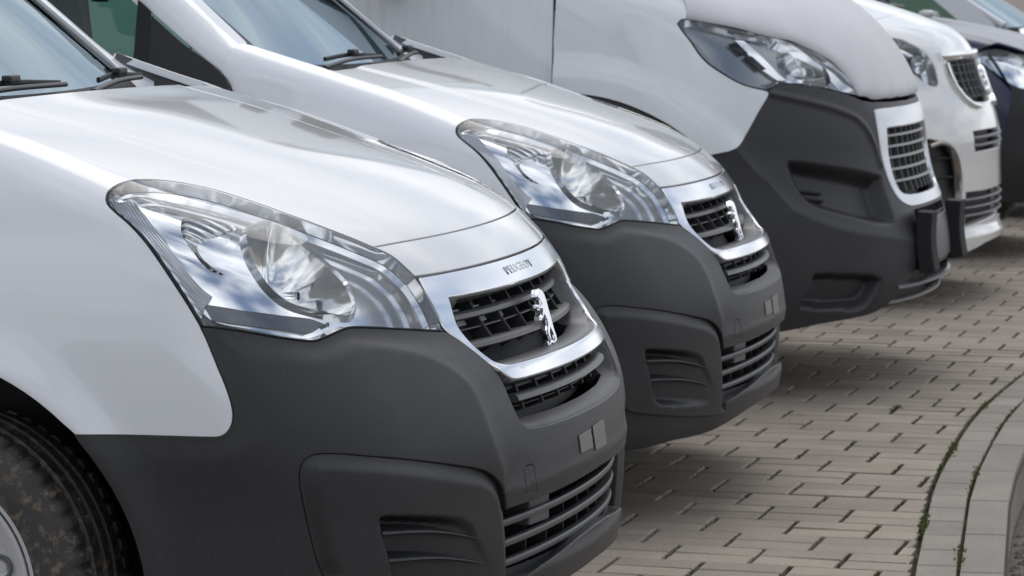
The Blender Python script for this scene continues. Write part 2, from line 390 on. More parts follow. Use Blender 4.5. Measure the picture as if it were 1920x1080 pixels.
# ------------------------------------------------------------------ the small panel van (built once, copied once)
D_P={
'hl_top':[(0.4966,0.4595),(0.4921,0.4648),(0.4862,0.4686),(0.4715,0.4719),(0.4535,0.4725),(0.4348,0.4708),(0.4140,0.4660),(0.3927,0.4582),(0.3738,0.4478),(0.3520,0.4310),(0.3371,0.4135),(0.3236,0.3959),(0.3100,0.3766),(0.2940,0.3604),(0.2758,0.3442),(0.2620,0.3323),(0.2518,0.3238),(0.2429,0.3171),(0.2362,0.3093),(0.2317,0.2976),(0.2282,0.2883)],
'hl_front':[(0.2282,0.2883),(0.2269,0.2772),(0.2261,0.2633),(0.2244,0.2468),(0.2258,0.2357)],
'hl_bot':[(0.2261,0.2354),(0.2390,0.2376),(0.2612,0.2423),(0.3028,0.2515),(0.3361,0.2589),(0.3480,0.2599),(0.3621,0.2584),(0.3752,0.2568),(0.3852,0.2573),(0.3954,0.2608),(0.4092,0.2664),(0.4223,0.2726),(0.4488,0.2870),(0.4683,0.2973)],
'hl_rear':[(0.4683,0.2973),(0.4735,0.3188),(0.4792,0.3427),(0.4840,0.3666),(0.4891,0.3960),(0.4937,0.4217),(0.4974,0.4400),(0.4986,0.4517),(0.4966,0.4595)],
'hoodline':[(0.5191,0.6115),(0.4898,0.5688),(0.4632,0.5280),(0.4491,0.5011),(0.4353,0.4728)],
'fend_bot':[(0.5435,0.2222),(0.5097,0.2088),(0.4807,0.1979),(0.4685,0.1935),(0.4641,0.1928),(0.4603,0.1953),(0.4577,0.2013),(0.4566,0.2092),(0.4568,0.2180),(0.4580,0.2292),(0.4600,0.2433),(0.4620,0.2556),(0.4641,0.2716),(0.4660,0.2847),(0.4686,0.2976)],
'fog':[(0.3995,0.0581),(0.4049,0.0741),(0.4103,0.0980),(0.4146,0.1185),(0.4179,0.1356),(0.4187,0.1479),(0.4174,0.1564),(0.4139,0.1611),(0.4084,0.1632),(0.4011,0.1627),(0.3899,0.1602),(0.3656,0.1532),(0.3279,0.1432),(0.2840,0.1318),(0.2550,0.1241),(0.2412,0.1191),(0.2302,0.1129),(0.2223,0.1060),(0.2169,0.0980),(0.2135,0.0902),(0.2112,0.0837)],
'fog_bot':[(0.1969,0.0113),(0.2178,0.0100),(0.2441,0.0118),(0.2915,0.0168),(0.3353,0.0230),(0.3627,0.0278),(0.3773,0.0320)],
'fog_in':[(0.3910,0.1382),(0.3870,0.1428),(0.3792,0.1435),(0.3501,0.1372),(0.3122,0.1286),(0.2848,0.1214),(0.2549,0.1139),(0.2392,0.1056),(0.2290,0.0959),(0.2248,0.0820),(0.2146,0.0306)],
'vent':[(0.3610,0.1026),(0.3614,0.0970),(0.3572,0.0799),(0.3528,0.0661),(0.3466,0.0445),(0.3377,0.0347),(0.3191,0.0308),(0.2660,0.0252),(0.2123,0.0199),(0.2100,0.0215),(0.2351,0.0497),(0.2521,0.0671),(0.2741,0.0882),(0.3555,0.1044)],
'slat_a':[(0.3576,0.0889),(0.3330,0.0857),(0.2946,0.0760),(0.2546,0.0683)],
'slat_b':[(0.3513,0.0656),(0.3248,0.0641),(0.2842,0.0543),(0.2470,0.0474)],
'crease':[(0.3927,0.2588),(0.3710,0.2546),(0.3371,0.2444),(0.3005,0.2297),(0.2643,0.2125),(0.2468,0.1989),(0.2381,0.1862),(0.2347,0.1687),(0.2339,0.1507),(0.2283,0.1313),(0.2201,0.1163)],
'main_ref':[(0.3987,0.3686),(0.3837,0.3779),(0.3609,0.3831),(0.3434,0.3808),(0.3359,0.3618),(0.3316,0.3431),(0.3265,0.3227),(0.3208,0.3056),(0.3206,0.2924),(0.3238,0.2787),(0.3319,0.2720),(0.3470,0.2752),(0.3660,0.2826),(0.3912,0.2961),(0.4043,0.3126),(0.4098,0.3314),(0.4085,0.3514)],
'small_ref':[(0.4463,0.4093),(0.4358,0.4158),(0.4239,0.4153),(0.4009,0.4034),(0.3849,0.3888),(0.4126,0.3849),(0.4349,0.3838),(0.4483,0.3808),(0.4517,0.3689),(0.4475,0.3536),(0.4399,0.3417),(0.4493,0.3483),(0.4547,0.3617),(0.4563,0.3818),(0.4540,0.3972)],
'indic':[(0.4710,0.3289),(0.4565,0.3191),(0.4321,0.3050),(0.4018,0.2916),(0.3765,0.2820),(0.3647,0.2750),(0.3562,0.2675),(0.3788,0.2618),(0.3862,0.2619),(0.4221,0.2764),(0.4500,0.2898),(0.4640,0.2987)],
'rim_in':[(0.4731,0.4464),(0.4760,0.4164),(0.4740,0.3879),(0.4700,0.3615),(0.4628,0.3371),(0.4554,0.3230)],
'inner_top':[(0.4731,0.4464),(0.4583,0.4459),(0.4258,0.4303),(0.3896,0.4066),(0.3527,0.3837),(0.3243,0.3704),(0.2955,0.3425),(0.2631,0.3205),(0.2523,0.2984),(0.2459,0.2787),(0.2419,0.2574),(0.2398,0.2419)],
}

class SmallVan(Nose):
    wz = [.15, .30, .45, .62, .78, .90, 1.00, 1.08, 1.2]; ww = [.862, .872, .880, .893, .893, .880, .852, .815, .76]
    fz = [.15, .24, .30, .45, .58, .66, .72, .77, .82, .87, .92, 1.0]; fy = [.10, .14, .150, .162, .158, .125, .088, .054, .032, .006, -.028, -.10]
    hy = [-1.3, -1.1, -.88, -.7, -.5, -.35, -.2, -.07, .05, .2]; hz = [1.30, 1.236, 1.180, 1.140, 1.086, 1.040, .982, .915, .83, .70]
    k1, k2 = .15, .07
    C0 = np.array([0, -2.2, .25])
    def w(s, y, z): return interp(z, s.wz, s.ww)-.035*np.clip((y+.75)/.75, 0, 1)**2+.034*smooth01((-.88-y)/.25)*smooth01((z-1.02)/.14)
    def fr(s, x, z): return interp(z, s.fz, s.fy)-.22*x*x-.20*x**4
    def h(s, x, y): return interp(y, s.hy, s.hz)-np.interp(y, [-1.1, -.88, -.5, 0], [.0, .022, .07, .09])*x*x
SV = SmallVan()
def lion(h, th):
    """rampant lion badge: closed outline (x towards the viewer's left, z up) extruded"""
    p = np.array([(.05,1.0),(.20,1.0),(.32,.94),(.39,.88),(.34,.82),(.24,.80),(.20,.74),(.30,.72),(.48,.75),(.53,.69),(.42,.64),(.24,.62),(.30,.56),(.44,.53),(.47,.46),(.33,.45),(.16,.51),(.08,.42),(.11,.34),(.20,.28),(.22,.17),(.15,.08),(.25,.04),(.24,-.02),(.02,-.02),(.04,.10),(.05,.18),(-.04,.25),(-.11,.17),(-.17,.07),(-.08,.03),(-.09,-.02),(-.33,-.02),(-.35,.10),(-.29,.22),(-.27,.36),(-.25,.50),(-.21,.64),(-.20,.76),(-.15,.88),(-.06,.96)])*[h, h]
    n = len(p); bm = bmesh.new(); V = [bm.verts.new((a, 0, b)) for a, b in p]; f = bm.faces.new(V)
    ex = bmesh.ops.extrude_face_region(bm, geom=[f]); bmesh.ops.translate(bm, vec=(0, th, 0), verts=[g for g in ex['geom'] if isinstance(g, bmesh.types.BMVert)])
    bmesh.ops.recalc_face_normals(bm, faces=bm.faces)
    bmesh.ops.bevel(bm, geom=[e for e in bm.edges if abs(e.verts[0].co.y-th) < 1e-6 and abs(e.verts[1].co.y-th) < 1e-6], offset=th*.42, segments=2, affect='EDGES', clamp_overlap=True)
    bmesh.ops.triangulate(bm, faces=[f for f in bm.faces if len(f.verts) > 4])
    me = bpy.data.meshes.new('emblem'); bm.to_mesh(me); bm.free(); return me
def lettering(name, body, size, m, parent, loc, rot, ext=.001, bold=0., spacing=1.1):
    cu = bpy.data.curves.new(name, 'FONT'); cu.body = body; cu.size = size; cu.extrude = ext; cu.align_x = 'CENTER'; cu.space_character = spacing; cu.offset = bold
    tmp = bpy.data.objects.new(name+'_c', cu); COL.objects.link(tmp); bpy.context.view_layer.update()
    me = bpy.data.meshes.new_from_object(tmp.evaluated_get(bpy.context.evaluated_depsgraph_get())); bpy.data.objects.remove(tmp); bpy.data.curves.remove(cu)
    o = link(name, me, m, parent); o.location = loc; o.rotation_euler = rot; return o
def ribbed(name, col, rough, metal, scale, strength, vec=(1, 0, 0)):
    m = mat(name, col, rough, metal); t = m.node_tree; b = t.nodes['Principled BSDF']; co = N(t, 'ShaderNodeTexCoord')
    d = N(t, 'ShaderNodeVectorMath', operation='DOT_PRODUCT'); d.inputs[1].default_value = vec; t.links.new(co.outputs['Object'], d.inputs[0])
    mu = N(t, 'ShaderNodeMath', operation='MULTIPLY'); mu.inputs[1].default_value = scale; t.links.new(d.outputs['Value'], mu.inputs[0])
    sn = N(t, 'ShaderNodeMath', operation='SINE'); t.links.new(mu.outputs[0], sn.inputs[0])
    bp = N(t, 'ShaderNodeBump'); bp.inputs['Strength'].default_value = strength; bp.inputs['Distance'].default_value = .003
    t.links.new(sn.outputs[0], bp.inputs['Height']); t.links.new(bp.outputs[0], b.inputs['Normal']); return m
ribbed('lamp_ribs', (.66, .68, .72), .15, 1., 1700, .35, (0, .7, .7)); ribbed('indicator_ribs', (.15, .155, .17), .16, .6, 2600, .14, (.3, 1, 0))
ribbed('reflector_fluted', (.93, .93, .92), .06, .92, 420, .045, (.35, 1, .1)); ribbed('reflector_facets', (.80, .80, .80), .10, 1., 420, .8, (.4, .9, .9))

def wheel(parent, loc, r=.317, wd=.195, rim=.20, steer=0., side=1):
    """tyre with real tread grooves, hubcap with round dimples; parts under one wheel"""
    w = bpy.data.objects.new('wheel', None); COL.objects.link(w); w.parent = parent; w.location = loc; w.rotation_euler = (0, 0, steer+(0 if side > 0 else math.pi))
    # tyre: surface of revolution about X with grooves
    prof = [(-.5, .62), (-.53, .70), (-.545, .80), (-.53, .90), (-.50, .945), (-.46, .975)]+[(a, .990+.010*(1-(a/.42)**2)) for a in np.linspace(-.42, .42, 40)]+[(.46, .975), (.50, .945), (.53, .90), (.545, .80), (.53, .70), (.5, .62)]
    n = 360; V = []; k = len(prof)
    for i in range(n):
        a = 2*math.pi*i/n; c, s = math.cos(a), math.sin(a)
        for x, q in prof:
            d = 0.
            if abs(x) <= .47:
                for g0 in (-.27, -.09, .09, .27):
                    if abs(x-g0) < .022: d = .022
                ph = (i+(8*abs(x) if abs(x) < .27 else 2)) % 6
                if .27 < abs(x) < .47 and ph < 1.1: d = max(d, .018)
                if .09 < abs(x) < .27 and (ph+3) % 6 < .9: d = max(d, .014)
            rr = (q-d)*r; V.append((x*wd, rr*c, rr*s))
    F = [(i*k+j, i*k+j+1, ((i+1) % n)*k+j+1, ((i+1) % n)*k+j) for i in range(n) for j in range(k-1)]
    t = mesh('tyre', V, F, 'tyre', w, True); t.data.set_sharp_from_angle(angle=R(35))
    lathe('rim', [(.46*wd, rim*1.0), (.50*wd, rim*1.03), (.53*wd, rim*1.02), (.53*wd, rim*.985), (.47*wd, rim*.95), (-.3*wd, rim*.92)], 'hub_silver', w, 'X', 72)
    cap = lathe('hubcap', [(.50*wd, rim*.965), (.53*wd, rim*.95), (.535*wd, rim*.90), (.49*wd, rim*.84), (.50*wd, rim*.60), (.57*wd, rim*.42), (.60*wd, rim*.30), (.61*wd, .001)], 'hub_silver', w, 'X', 72)
    for i in range(10):
        a = 2*math.pi*(i+.5)/10; lathe('vent_hole', [(0, .016), (.004, .020), (.004, .023), (-.004, .025)], 'grey_plastic', cap, 'X', 20, (.497*wd, rim*.72*math.cos(a), rim*.72*math.sin(a)))
        lathe('vent_dish', [(0, .0165), (-.004, .001)], 'lamp_grey', cap, 'X', 16, (.5*wd, rim*.72*math.cos(a), rim*.72*math.sin(a)))
    return w

def build_small_van():
    s = SV; D = {k: np.array(v) for k, v in D_P.items()}
    van = thing('panel_van', '', 'van')
    hlt, hlf, hlb, hlr = D['hl_top'], D['hl_front'], D['hl_bot'], D['hl_rear']
    ctop = cr(hlt); i5, i16 = 5*6, 16*6
    HL = cat(ctop, cr(hlf), cr(hlb), cr(hlr))
    hood_rear = s.huv([(x, -.885+.012*(1-(x/.7)**2)) for x in np.linspace(.70, -.70, 15)])
    hl_line = cr(np.vstack([s.huv([(.715, -.905), (.742, -.86)]), D['hoodline'], hlt[5:6]]))
    front_hood = s.fuv([(x, .9205) for x in (.40, .30, .20, .10, 0)])
    P3, P4 = hlt[16], hlt[20]
    def sym(half):
        """closed symmetric loop from a half given from x=0 (top) round the near side to x=0 (bottom)"""
        h = np.asarray(half); return cat(h, mir(h)[::-1])
    def flare(q, P):
        rho = np.hypot(P[..., 1]+.89, P[..., 2]-.30); return .016*np.exp(-((rho-.455)/.045)**2)*smooth01((P[..., 2]-.12)/.2)*smooth01((np.abs(P[..., 0])-.6)/.15)
    # --- bonnet
    def hoodbump(q, P):
        x, y = np.abs(P[..., 0]), P[..., 1]; c = .50-.10*smooth01((y+.9)/.8)
        return .0045*(smooth01((c+.035-x)/.07)-.5)*smooth01((-.10-y)/.25)
    hood = cat(hood_rear[::-1], hl_line, ctop[i5:i16+1], cr(np.vstack([P3[None], front_hood])), cr(np.vstack([P3[None], front_hood]))[::-1]*[-1, 1], mir(ctop[i5:i16+1])[::-1], mir(hl_line)[::-1])
    hood[np.isnan(hood)] = 0
    sheet('bonnet', s, hood, m='silver_paint', parent=van, res=.014, gap=.0024, disp=hoodbump, skirt=.014)
    strip_bot = s.fuv([(x, .8635) for x in (.40, .30, .20, .10, 0)])
    half = cat(front_hood[::-1], P3[None], ctop[i16:20*6+1], cr(np.vstack([P4[None]-[0, .0005], strip_bot])))
    sheet('nose_strip', s, sym(half), m='silver_paint', parent=van, res=.012, gap=.0024, skirt=.014)
    # --- wings (front fenders)
    ang = np.radians(np.linspace(math.degrees(math.atan2(.614-.30, -.562+.89)), 186, 40)); arch = s.suv([(-.89+.452*math.cos(a), .30+.452*math.sin(a)) for a in ang])
    arch[0] = D['fend_bot'][0]
    rear = cr(s.suv([(-1.34, .26), (-1.325, .45), (-1.24, .72), (-1.16, .95), (-1.125, 1.08), (-1.128, 1.13), (-1.15, 1.16), (-1.185, 1.195)]))
    top = cr(np.vstack([rear[-1:], s.huv([(.775, -1.15), (.735, -1.12), (.722, -1.05), (.716, -.97), (.715, -.905)])]))
    fender = cat(hl_line, ctop[:i5+1][::-1], cr(hlr)[::-1], cr(D['fend_bot'])[::-1], arch, rear, top)
    for f in (False, True): sheet('fender', s, fender, m='white_paint', parent=van, res=.016, gap=.0024, disp=flare, skirt=.016, flip=f)
    # --- bumper
    mouth = cr(s.fuv([(.486, .7625), (.462, .745), (.432, .714), (.418, .692), (.411, .67), (.414, .631), (.409, .600), (.396, .584), (.372, .577), (.30, .573), (.15, .572), (0, .572)]))
    arch2 = s.suv([(-.89+.452*math.cos(a), .30+.452*math.sin(a)) for a in np.radians(np.linspace(-14, 42, 14))])
    bot = cr(s.uv(np.array([(.868, -.452, .192), (.84, -.25, .195), (.781, -.103, .207), (.721, -.04, .215), (.661, 0, .223), (.575, .04, .225), (.498, .071, .232), (.421, .096, .244), (.249, .131, .264), (0, .142, .272)])))
    half = cat(mouth[::-1], cr(hlb), cr(D['fend_bot'])[::-1], arch2[::-1], bot)
    cre = cr(D['crease'])
    zone = np.vstack([cre, [(.2169, .098), (-.2169, .098)], mir(cre)[::-1], [(-.3927, .30), (-.2, .5), (.2, .5), (.3927, .30)]])
    topline = np.vstack([cr(D['fend_bot'])[::-1][:60], cr(hlb)[::-1]]); edge = np.vstack([cr(hlb), cr(D['fend_bot'])[::-1]])
    def bump_disp(q, P):
        qa = q.copy(); qa[..., 0] = np.abs(qa[..., 0]); d = sdist(q, zone)*2.1; a = .012
        ridge = np.where(d > 0, np.exp(-d/.035), np.exp(d/.16))*a
        ridge = ridge*smooth01(dist(qa, edge)*2.1/.05)*smooth01(dist(qa, mouth)*2.1/.05)
        lip = .009*smooth01((.335-P[..., 2])/.03)*smooth01((.62-np.abs(P[..., 0]))/.2)
        return ridge+flare(q, P)+lip
    intake_top = s.fuv([(0, .457), (.15, .4535), (.317, .449), (.42, .447), (.478, .446)])
    lipline = s.fuv([(.447, .297), (.40, .305), (.34, .316), (.124, .333), (0, .336)])
    fogc = cr(D['fog']); fogb = cr(D['fog_bot'])
    hole = sym(cat(intake_top, fogc[::-1], fogb[::-1], lipline))
    tow = s.fuv([(.425, .462), (.384, .462), (.384, .506), (.392, .514), (.417, .514), (.425, .506)])
    sheet('bumper', s, sym(half), [hole, tow], 'bumper_plastic', van, res=.010, gap=.0012, disp=bump_disp, skirt=.03, bev=.003, feat=[cre, mir(cre)])
    sheet('tow_eye_cover', s, tow, m='bumper_plastic', parent=van, res=.012, gap=.0022, disp=bump_disp, skirt=.006)
    # number plate pad and two squares of tape
    for x0, x1, z0, z1 in ((.075, .156, .502, .538), (-.034, .058, .494, .543)):
        sheet('tape_patch', s, s.fuv([(x0, z0), (x1, z0+.0), (x1, z1-.003), (x0, z1)]), m='tape', parent=van, res=.02, off=.0022, disp=bump_disp, skirt=.0005, bev=.0002)
    box('screw_hole', tuple(s.fx([(.066, .527)])[0]+[0, .0045, 0]), (.008, .004, .012), 'black', van); box('screw_hole', tuple(s.fx([(.066, .512)])[0]+[0, .0045, 0]), (.006, .004, .006), 'black', van)
    # --- fog lamp panels with two slats each
    fogp = cat(fogc, s.fuv([(.47, .38)]), fogb); vent = ccr(D['vent'], 3); fogtop = np.vstack([fogc, s.fuv([(.47, .38), (.452, .30)])])
    vent = resample(vent if area(vent) > 0 else vent[::-1], .004); vin = inset(vent, .0065)
    for _ in range(20): vin = .5*vin+.25*(np.roll(vin, 1, 0)+np.roll(vin, -1, 0))
    fin_ = cr(D['fog_in'])
    def fog_disp(q, P):
        d = dist(q, fogtop)*2.1; up = .015*smooth01(d/.030)
        sd = sdist(q, vent)*2.1; ramp = smooth01((q[..., 0]-.225)/.13)
        return up-.036*smooth01(sd/.017)*ramp
    for f in (False, True):
        fp = sheet('fog_panel', s, fogp, m='bumper_plastic', parent=van, res=.006, gap=.0022, disp=fog_disp, skirt=.02, bev=.003, flip=f)
        for key in ('slat_a', 'slat_b'):
            q = D[key][0]+(D[key][-1]-D[key][0])*np.linspace(0, 1, 14)[:, None]+np.array([0, .0035])*np.sin(np.linspace(0, math.pi, 14))[:, None]; P = s.S(q); nn = s.nrm(P); wd = np.linspace(1, .25, len(q)); p = P+nn*(np.linspace(.003, .012, len(q))[:, None])
            sec = [(-.030, -.005), (.006, -.005), (.011, -.002), (.009, .003), (-.030, .013)]
            if f: p = p*[-1, 1, 1]; sec = [(-a, b) for a, b in sec][::-1]
            sweep('vent_slat', p, sec, 'bumper_plastic', fp, (0, 0, 1), True, wd)
    # --- lower intake: dark backing, three curved slats, uprights, side block
    def fpath(z, x0, x1, back, n=31):
        xs = np.linspace(x0, x1, n); P = s.fx([(x, z) for x in xs]); P[:, 1] -= back; return P
    sheet('intake_backing', s, s.fuv([(-.50, .29), (0, .30), (.50, .29), (.50, .462), (0, .47), (-.50, .462)]), m='black', parent=van, res=.04, off=-.11, skirt=0)
    sweep('intake_floor', fpath(.318, -.46, .46, .03), [(-.012, -.02), (.10, -.05), (.10, -.02), (-.012, .004)], 'dark_plastic', van)
    for z, c in ((.408, .010), (.368, .014), (.330, .012)):
        P = fpath(z, -.475, .475, .018); P[:, 2] += c*(1-(P[:, 0]/.475)**2)*.6
        sweep('intake_slat', P, [(-.004, -.003), (.040, -.016), (.042, -.010), (.006, .010), (-.003, .009), (-.006, .004)], 'slat_plastic', van)
    for x in np.linspace(-.42, .42, 9):
        y = s.fx([(x, .39)])[0][1]; box('intake_upright', (x, y-.062, .385), (.006, .05, .13), 'dark_plastic', van)
    y = s.fx([(.275, .41)])[0]; box('intake_block', (.278, y[1]-.055, .412), (.092, .06, .050), 'grey_plastic', van, Matrix.Rotation(R(-10), 3, 'Z'), .004)
    # --- grille: chrome frame, surround, slats, wires, fins, badge
    fo = cr(s.fuv([(.474, .8605), (.489, .827), (.4885, .79), (.482, .766), (.459, .747), (.429, .716), (.408, .694), (.394, .678), (.372, .667), (.33, .6645)]))
    ft = s.fuv([(x, .8605) for x in (0, .1, .2, .3, .4)]); fb = s.fuv([(x, .6645) for x in (.25, .15, .07, 0)])
    fi = cr(s.fuv([(.426, .823), (.440, .79), (.443, .765), (.433, .735), (.415, .715), (.392, .699), (.36, .691), (.30, .6895)]))
    fit = s.fuv([(x, .8205+.012*x*x) for x in (0, .1, .2, .3, .38)]); fib = s.fuv([(x, .6895) for x in (.2, .1, 0)])
    inner = cat(fit, fi, fib)
    def frame_disp(q, P): return .006*smooth01((.705-P[..., 2])/.02)
    fr = sheet('grille_frame', s, sym(cat(ft, fo, fb)), [sym(inner)], 'satin_chrome', van, res=.009, gap=.0012, disp=frame_disp, skirt=.018, bev=.004)
    core = sym(s.fuv([(0, .8165), (.2, .817), (.385, .818), (.392, .79), (.390, .76), (.378, .735), (.36, .716), (.2, .7135), (0, .7135)]))
    innerloop = resample(sym(inner), .004)
    sheet('grille_surround', s, sym(inner), [core], 'slat_plastic', van, res=.010, off=-.004, disp=lambda q, P: -.062*smooth01(dist(q, innerloop, True)*2.1/.040), skirt=.03)
    sheet('grille_backing', s, sym(inner), m='black', parent=van, res=.04, off=-.10, skirt=0)
    sheet('grille_blank', s, s.fuv([(-.40, .782), (0, .782), (.40, .782), (.395, .818), (0, .818), (-.395, .818)]), m='panel_grey', parent=van, res=.04, off=-.064, skirt=0)
    for z in (.779, .7275):
        sweep('grille_slat', fpath(z, -.405, .405, .040), [(-.010, -.004), (-.004, -.009), (.030, -.006), (.030, .002), (.0, .007), (-.008, .004)], 'slat_plastic', van)
    for z in (.8005, .753): sweep('grille_wire', fpath(z, -.41, .41, .056), rsec(.020, .0035, .0015, 1), 'dark_plastic', van)
    for x in np.arange(-3.5, 3.6, 1)*.106:
        zz = np.linspace(.712, .82, 8); P = s.fx([(x, z) for z in zz]); P[:, 1] -= .062
        sweep('grille_fin', P, rsec(.005, .034, .002, 1), 'dark_plastic', van, (0, 1, 0), False)
    em = link('emblem', lion(.110, .014), 'chrome', van); em.location = (-.01, .058, .690); em.rotation_euler = (R(13), 0, 0)
    pl = s.fx([(0, .838)])[0]; n0 = s.nrm(pl[None])[0]; tilt = math.atan2(n0[1], n0[2])
    lettering('letters', 'PEUGEOT', .036, 'letter_grey', fr, (0, pl[1]+.0004, .836), (tilt, 0, math.pi), .0012, .0005).scale = (1.2, .68, 1)
    # --- mouth below the bar
    mouth_low = cat(s.fuv([(0, .690), (.2, .690), (.36, .690), (.404, .690)]), mouth[np.argmax(mouth[:, 1] < s.fuv([(.418, .692)])[0][1]):])
    core2 = sym(s.fuv([(0, .660), (.2, .660), (.345, .659), (.352, .63), (.345, .602), (.2, .5985), (0, .598)]))
    mline = np.vstack([mouth, mir(mouth)[::-1]])
    sheet('mouth_surround', s, sym(mouth_low), [core2], 'bumper_plastic', van, res=.009, off=-.002, disp=lambda q, P: -.034*smooth01(dist(q, mline)*2.1/.034), skirt=.03)
    sheet('mouth_backing', s, sym(s.fuv([(0, .67), (.37, .67), (.37, .59), (0, .59)])), m='black', parent=van, res=.04, off=-.085, skirt=0)
    sweep('mouth_slat', fpath(.629, -.352, .352, .026), [(-.012, -.004), (-.004, -.009), (.03, -.006), (.03, .002), (.0, .008), (-.009, .004)], 'slat_plastic', van)
    for z in (.647, .611): sweep('mouth_wire', fpath(z, -.35, .35, .050), rsec(.020, .0035, .0015, 1), 'dark_plastic', van)
    for x in np.arange(-3, 3.1, 1)*.1:
        P = s.fx([(x, z) for z in np.linspace(.596, .664, 5)]); P[:, 1] -= .062; sweep('mouth_fin', P, rsec(.005, .05, .002, 1), 'dark_plastic', van, (0, 1, 0), False)
    # --- headlamps
    mainr, smallr = ccr(D['main_ref'], 5), ccr(D['small_ref'], 4); indic = resample(D['indic'] if area(D['indic']) > 0 else D['indic'][::-1], .004); indic = inset(indic, .0042)
    guide = cat(cr(hlr)[::-1], np.array([(.4640, .3130)]), cr(D['rim_in'])[::-1])
    for f in (False, True):
        fl = np.array([-1, 1, 1]) if f else np.array([1, 1, 1])
        def at(loop, off): P = s.S(loop); return (P+s.nrm(P)*off)*fl
        L0 = resample(HL if area(HL) > 0 else HL[::-1], .004); L1 = inset(L0, .0022); L2 = inset(L0, .0050)
        for _ in range(30): L2 = .5*L2+.25*(np.roll(L2, 1, 0)+np.roll(L2, -1, 0))
        hs = sheet('headlight', s, L2, [mainr, smallr, resample(indic, .01)], 'lamp_silver', van, res=.008, off=-.020, skirt=.0, flip=f)
        strip('bezel', at(L1, -.001), at(L2, -.019), 'reflector', hs)
        strip('lens_gap_shade', at(inset(L0, -.0012), -.004), at(inset(L0, .0024), -.004), 'gap_black', hs)  # black ring puts the shade of the gap round the lens into colour
        mr_, ms_ = resample(mainr, .004), resample(smallr, .004)
        c3 = (s.S(mainr.mean(0)[None])[0]-s.nrm(s.S(mainr.mean(0)[None]))[0]*.125)*fl
        bowl('reflector', at(mr_, -.018), c3, 'reflector', hs, 18, 2.2)
        c3 = (s.S(np.array([[.432, .400]]))[0]-s.nrm(s.S(np.array([[.432, .400]])))[0]*.07)*fl
        bowl('small_reflector', at(ms_, -.020), c3, 'reflector_facets', hs, 8, 2.0)
        strip('reflector_collar', at(mr_, -.009), at(inset(mr_ if area(mr_) > 0 else mr_[::-1], -.006)[::1 if area(mr_) > 0 else -1], -.021), 'lamp_silver', hs)
        strip('reflector_lip', at(mr_, -.009), at(mr_, -.022), 'lamp_silver', hs)
        sheet('indicator', s, indic, m='indicator_ribs', parent=hs, res=.008, off=-.009, flip=f, skirt=.02, gap=.001)
        sheet('light_guide', s, guide, m='lamp_ribs', parent=hs, res=.008, off=-.0045, flip=f, skirt=.016, gap=.0025)
        bp = (s.S(np.array([[.365, .322]]))[0]-s.nrm(s.S(np.array([[.365, .322]])))[0]*.085)*fl
        lathe('bulb', [(.0, .001), (.002, .006), (.02, .008), (.03, .008)], 'chrome', hs, 'Y', 16, bp)
        sheet('lens', s, HL, m='lens_clear', parent=hs, res=.012, gap=.0030, off=.0015, skirt=.010, bev=.003, flip=f)
        sheet('lamp_seal', s, HL, m='gap_black', parent=hs, res=.03, gap=-.001, off=-.15, skirt=0, flip=f)
    # --- wheel arches, wheels, underside
    for sd in (1, -1):
        V = []; F = []; aa = np.radians(np.linspace(-12, 192, 40))
        for a in aa:
            for x in (.865, .80, .50): V.append((sd*x, -.89+.446*math.cos(a), .30+.446*math.sin(a)))
        for i in range(39):
            for j in range(2): F.append((i*3+j, i*3+j+1, i*3+j+4, i*3+j+3))
        mesh('arch_liner', V, F, 'liner', van, True)
        wheel(van, (sd*.758, -.857, .318), r=.318, rim=.219, steer=R(-6), side=sd); wheel(van, (sd*.755, -3.61, .317), side=sd)
    box('underbody', (0, -2.1, .36), (1.2, 3.6, .22), 'dark_plastic', van, None, .03); box('engine', (0, -.75, .62), (.98, .85, .62), 'black', van, None, .05)  # underbody, and unseen black box in the engine bay, added to block light
    # --- cowl, wipers, windscreen, pillars
    cowl = Flat(lambda q: np.stack([q[:, 0], q[:, 1], 1.150-.10*np.clip((q[:, 1]+1.0)/.12, 0, 1)*.25+.0*q[:, 0]], -1))
    sheet('cowl', cowl, np.array([(-.70, -1.10), (.70, -1.10), (.71, -.90), (.0, -.875), (-.71, -.90)]), m='dark_plastic', parent=van, res=.03, skirt=.01)
    def wsf(q):
        a, b = q[:, 0], q[:, 1]; e = (a/.665)**2
        return np.stack([a*(1-.085*b), -.985-.065*e-.773*b, 1.148+.014*e+.634*b+.02*np.sin(np.clip(b, 0, 1)*math.pi)*(1-e)], -1)
    wsS = Flat(wsf); full = np.array([(-.672, .0), (.672, .0), (.672, .98), (-.672, .98)]); clear = np.array([(-.64, .03), (.64, .03), (.645, .94), (-.645, .94)])
    sheet('windscreen', wsS, full, m='windscreen', parent=van, res=.04, skirt=0)
    sheet('screen_border', wsS, full, [clear], m='black', parent=van, res=.04, off=-.004, skirt=0)
    def pil(I, M, O):
        I, M, O = cr(I, 8), cr(M, 8), cr(O, 8); n = len(I)
        def f(q):
            t = np.clip(q[:, 1], 0, 1)*(n-1); g = lambda A: np.stack([np.interp(t, np.arange(n), A[:, k]) for k in range(3)], -1)
            u = q[:, 0:1]; return (1-u)**2*g(I)+2*u*(1-u)*(2*g(M)-.5*g(I)-.5*g(O))+u*u*g(O)
        return Flat(f, -1)
    pS = pil([(.690, -1.02, 1.130), (.678, -1.122, 1.232), (.655, -1.268, 1.358), (.565, -1.75, 1.772)], [(.745, -1.04, 1.185), (.765, -1.150, 1.232), (.745, -1.318, 1.372), (.665, -1.80, 1.79)], [(.79, -1.10, 1.135), (.806, -1.19, 1.193), (.778, -1.392, 1.352), (.705, -1.86, 1.735)])
    pS.SCALE = .4
    side = lambda z: np.where(z < 1.12, interp(z, s.wz, s.ww)+.012, .842-.27*(z-1.12))
